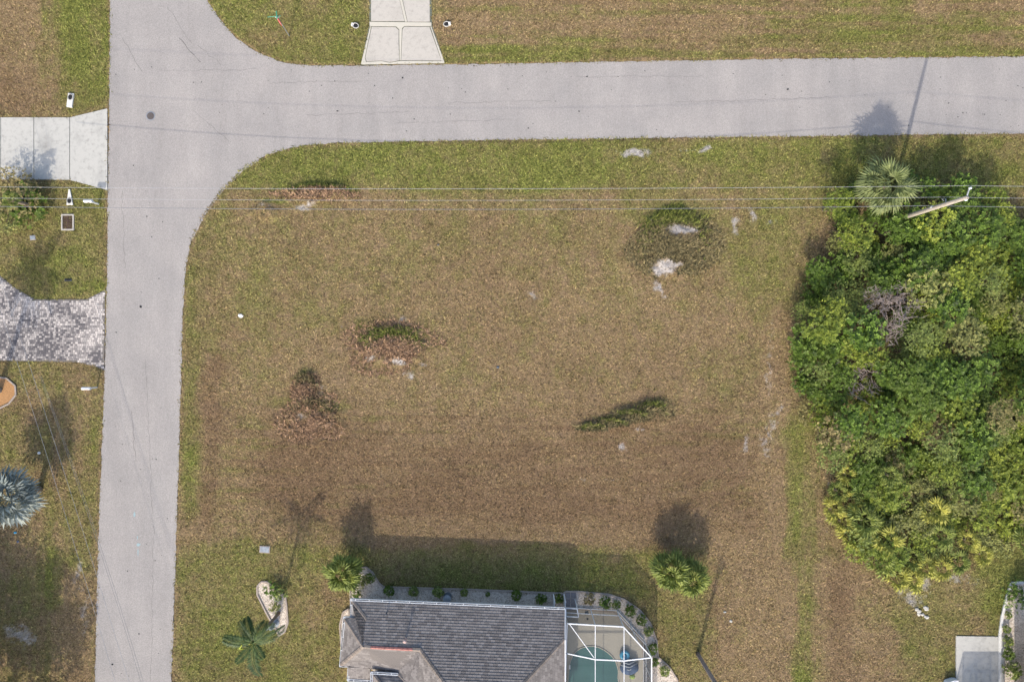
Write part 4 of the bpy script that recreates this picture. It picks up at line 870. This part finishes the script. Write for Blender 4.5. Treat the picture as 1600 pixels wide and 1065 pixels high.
for (x, y, rp, k, where) in FB:
    h = .35; q = P(x, y, .5); t_ = thing('bush', (q.x, q.y, .03), ('%s bush, %s' % ({'d': 'small dark green round', 'l': 'small yellow green', 'r': 'small'}[k], where)), 'bush', 'clipped bushes in the gravel beds')
    s_ = rp/21/.55*1.12; inst('crown', rng.choice({'d': SB, 'l': SBL, 'r': SBR}[k]), t_, (0,0,.3*s_), (0,0,rng.uniform(0,6)), (s_,)*3); inst('stems', SST, t_, (0,0,0), (0,0,rng.uniform(0,6)), (s_,)*3)
for (x, y, rp, k, lab) in [(424,921,11,'leaf_dark','green leafy shrub at the top of the kidney shaped gravel bed'),(436,928,10,'leaf_vine','yellowish leafy shrub beside the green one in the kidney shaped bed'),(1592,930,21,'leaf_dark','big dense green shrub at the top of the white edged bed'),(556,930,7,'leaf_dark','small green shrub tucked at the house corner by the fan palm'),(428,950,8,'leaf_olive','dry olive shrub in the middle of the kidney shaped bed'),(566,908,10,'leaf_olive','pale dry shrub in the gravel beside the fan palm')]:
    q = P(x, y, .6); t_ = thing('shrub', (q.x, q.y, .03), lab, 'shrub'); r = rp/21*1.1
    inst('crown', leaf_cloud('crown', r, r*.7, int(900*r*r)+160, .1, M[k], 6, int(x)), t_, (0,0,.4)); inst('stems', SST, t_, (0,0,0), (0,0,0), (r/.5,)*3)
bush('shrub', 12, 300, 1.8, 1.6, 'rust', 'large brownish green bush below the concrete driveway at the left edge', 'shrub'); bush('shrub', 36, 330, 1.2, .9, 'rust', 'lower rusty bush at the foot of the larger one, left edge of the photo', 'shrub')
bush('shrub', 30, 318, 1.5, 1.2, 'dark', 'dark green middle part of the bush group at the left edge below the driveway', 'shrub'); bush('shrub', 8, 334, 1.3, .9, 'olive', 'olive bush at the foot of the group, left edge, above the small square cover', 'shrub')
# tree whose shadow darkens the lower left lawn (it stands just outside the frame)
for (x, y, r, h, lab) in [(-112, 1215, 4.2, 6.4, 'broad leafy tree standing outside the lower left corner, shading the lawn'), (-150, 1060, 3.4, 5.2, 'second leafy tree outside the left edge, shading the lawn')]:
    q = P(x, y, h); t_ = thing('shade_tree', (q.x, q.y, 0), lab, 'tree'); inst('crown', KINDS['dark'][2], t_, (0,0,h-.3), (0,0,1), (r/2.1, r/2.1, r/2.1)); inst('crown', KINDS['dark'][1], t_, (.8,-1.2,h-1), (0,0,2), (r/2.1,)*3)
    m = MB(); m.tube([(q.x, q.y, 0), (q.x+.1, q.y, h*.5), (q.x, q.y, h)], [.22, .16, .08], 10); m.build('trunk', M['bark'], t_)

# ------------------------------------------------------------------ thicket
TH = [(1322,284),(1400,276),(1500,286),(1556,300),(1640,380),(1700,520),(1700,840),(1590,850),(1545,862),(1500,872),(1440,905),(1385,900),(1335,875),(1300,820),(1300,740),(1274,660),(1252,580),(1246,490),(1268,430),(1296,380),(1310,330)]
ORD = ['first','second','third','fourth','fifth','sixth','seventh','eighth','ninth','tenth','eleventh','twelfth','thirteenth','fourteenth','fifteenth','sixteenth','seventeenth','eighteenth','nineteenth','twentieth']+['twenty '+w_ for w_ in ('first','second','third','fourth','fifth','sixth','seventh','eighth','ninth')]+['thirtieth']+['thirty '+w_ for w_ in ('first','second','third','fourth','fifth','sixth','seventh','eighth','ninth')]
cand = []; tq = random.Random(21)
for tr_i in range(9000):
    x, y = tq.uniform(1225, 1710), tq.uniform(272, 910)
    if not inside(np.array([x]), np.array([y]), TH)[0]: continue
    south = max(0, min(1, (y-640)/160)); md = 27-4*south
    if any((x-a)**2+(y-b_)**2 < md*md for a, b_, *_ in cand): continue
    cand.append((x, y, south))
def edge_d(x, y): return float(pdist(np.array([x]), np.array([y]), TH)[0])
items = []
for (x, y, south) in cand:
    e = edge_d(x, y) if x < 1560 else 60; u = tq.random()
    if (y > 700 and e < 60 and u < .55) or (y > 640 and u < .14*south+.06) : k = 'palmetto'
    elif u < .09 and 420 < y < 720 and e > 60: k = 'dead'
    elif y < 400: k = 'dark' if u < .55 else ('lime' if u < .8 else 'olive')
    elif x < 1440 and y < 620: k = 'dark' if u < .72 else ('vine' if u < .9 else 'lime')
    elif y < 640: k = 'lime' if u < .38 else ('dark' if u < .66 else ('olive' if u < .9 else 'vine'))
    elif y < 760: k = 'lime' if u < .5 else ('dark' if u < .65 else ('vine' if u < .85 else 'rust'))
    else: k = 'rust' if u < .38 else ('olive' if u < .6 else ('lime' if u < .85 else 'vine'))
    hgt = (2.7-1.4*south)*min(1, .45+e/70)*tq.uniform(.4, 1.35)
    if 1325 < x < 1435 and 255 < y < 330: hgt = min(hgt, .8)
    elif y < 335: hgt = max(hgt, tq.uniform(2.2, 3.2))
    items.append([x, y, k, hgt, e])
def zone(x, y):
    if x > 1585: return 'east side of the thicket'
    if y < 400: return 'north end of the thicket'
    if y > 780: return 'south end of the thicket'
    return 'west side of the thicket' if x < 1370 else 'middle of the thicket'
LOOK = {'dark': 'glossy dark green shrub', 'lime': 'yellow green leafy shrub', 'olive': 'dull olive shrub', 'rust': 'rusty brown shrub', 'vine': 'fine leaved green shrub', 'dead': 'grey leafless shrub', 'palmetto': 'saw palmetto'}
cnt = {}
for (x, y, k, hgt, e) in sorted(items, key=lambda i: i[1]):
    z = zone(x, y); n = cnt.get((k, z), 0); cnt[(k, z)] = n+1
    lab = '%s, %s from the top among its kind, %s' % (LOOK[k], ORD[n], z.replace(' of the', ' of')); grp = '%ss of the thicket' % LOOK[k]
    if k == 'palmetto':
        palm('saw_palmetto', x, y, max(.5, hgt*.75), tq.choice(['yellow', 'green', 'yellow', 'green']), 9, lab, 'palmetto', grp, tr=.09, seed=int(x*7+y), scale=tq.uniform(1.0, 1.7), el0=(5, 60))
    elif k == 'dead':
        t_ = bush('dead_shrub', x, y, tq.uniform(1.2, 2.0), hgt+.2, 'dead', lab, 'shrub', grp)
    else:
        bush('thicket_shrub', x, y, tq.uniform(.85, 1.5)*(1-.2*(e < 26)), hgt, k, lab, 'shrub', grp)
        

# weeds and litter under and around the thicket, one uncountable mass
def blades(pts, lmin, lmax, wd_, colr_, up_=(.5, 1.3)):
    m = MB()
    for (x, y, z) in pts:
        a = rng.uniform(0, 6.28); l = rng.uniform(lmin, lmax); e = rng.uniform(*up_); w_ = wd_*rng.uniform(.7, 1.3); m.cc = rng.random()
        m.face([(x-math.sin(a)*w_, y+math.cos(a)*w_, z-.02), (x+math.sin(a)*w_, y-math.cos(a)*w_, z-.02), (x+math.cos(a)*l*math.cos(e), y+math.sin(a)*l*math.cos(e), z+l*math.sin(e))])
    return m
pts = []
while len(pts) < 26000:
    x, y = rng.uniform(1225, 1720), rng.uniform(290, 915)
    if inside(np.array([x+rng.uniform(-7, 7)]), np.array([y+rng.uniform(-7, 7)]), TH)[0]: v = P(x, y); pts.append((v.x, v.y, 0.0))
o = blades(pts, .2, .7, .03, None).build('undergrowth', M['weed_olive']); tag(o, 'brown and olive undergrowth filling the gaps below the thicket', 'undergrowth', kind='stuff')

def gz(px, py):
    x, y = (px-800)/S, (532-py)/S; i = int((x+42)/.14)+off_i; j = int((y+29)/.14)+off_j; return float(Z[i, j])
for (cells, nbl, mats_, lab) in [
    ([(1052,382,52,50)], 2600, ('weed_olive','weed_green'), 'round weedy mound with pale sand patches near the upper right of the lot'),
    ([(612,543,50,28)], 1200, ('weed','weed_green'), 'brown weedy mound with a green northern rim left of the lot\'s centre'),
    ([(478,612,18,24),(488,655,38,32)], 1400, ('weed','weed_olive'), 'reddish brown pear shaped patch of tall dry weeds on the left of the lot'),
    ([(1018,640,24,11),(986,651,26,9),(956,660,24,5),(926,667,18,3)], 900, ('weed_olive','weed_green'), 'long thin wedge of green weeds in the right half of the lot'),
    ([(497,300,48,9)], 700, ('weed','weed_green'), 'weedy bank with dark green rim at the top left of the lot')]:
    m = MB(); x0_, y0_ = cells[0][:2]; q0 = P(x0_, y0_); t_ = thing('weed_mound', q0, lab, 'weeds')
    for part, mt in enumerate(mats_):
        m = MB(); k = 0; tot = int(nbl*1.3) if part == 0 else int(nbl*.38)
        while k < tot:
            cx, cy, a, b_ = rng.choice(cells); t = rng.uniform(0, 6.28); r = rng.random()**.75*1.3*(.45+1.0*float(vnoise(np.array([t*20.]), np.array([cx]), 16, 7)[0]))
            if part == 1: t = rng.gauss(-1.57, .6); r = rng.gauss(.92, .14)
            px, py = cx+a*r*math.cos(t), cy+b_*r*math.sin(t)
            if any((px-s_[0])**2/(s_[2]**2)+(py-s_[1])**2/(s_[3]**2) < 1.5 for s_ in SAND if s_[4] > .7): k += .2; continue
            v = P(px, py); z = gz(px, py); a_ = rng.uniform(0, 6.28)
            for j in range(3):
                aa = a_+rng.uniform(-.9, .9)+j*2.1; l = rng.uniform(.16, .42)*(1.15 if part else 1); e = rng.uniform(.15, 1.0) if part == 0 else rng.uniform(.5, 1.25); w_ = rng.uniform(.02, .05); m.cc = rng.random()
                m.face([(v.x-math.sin(aa)*w_, v.y+math.cos(aa)*w_, z-.02), (v.x+math.sin(aa)*w_, v.y-math.cos(aa)*w_, z-.02), (v.x+math.cos(aa)*l*math.cos(e), v.y+math.sin(aa)*l*math.cos(e), z+l*math.sin(e))])
            k += 1
        m.build('dry_weeds' if part == 0 else 'green_weeds', M[mt], t_, stuff=True)
print('objects', len(bpy.data.objects))
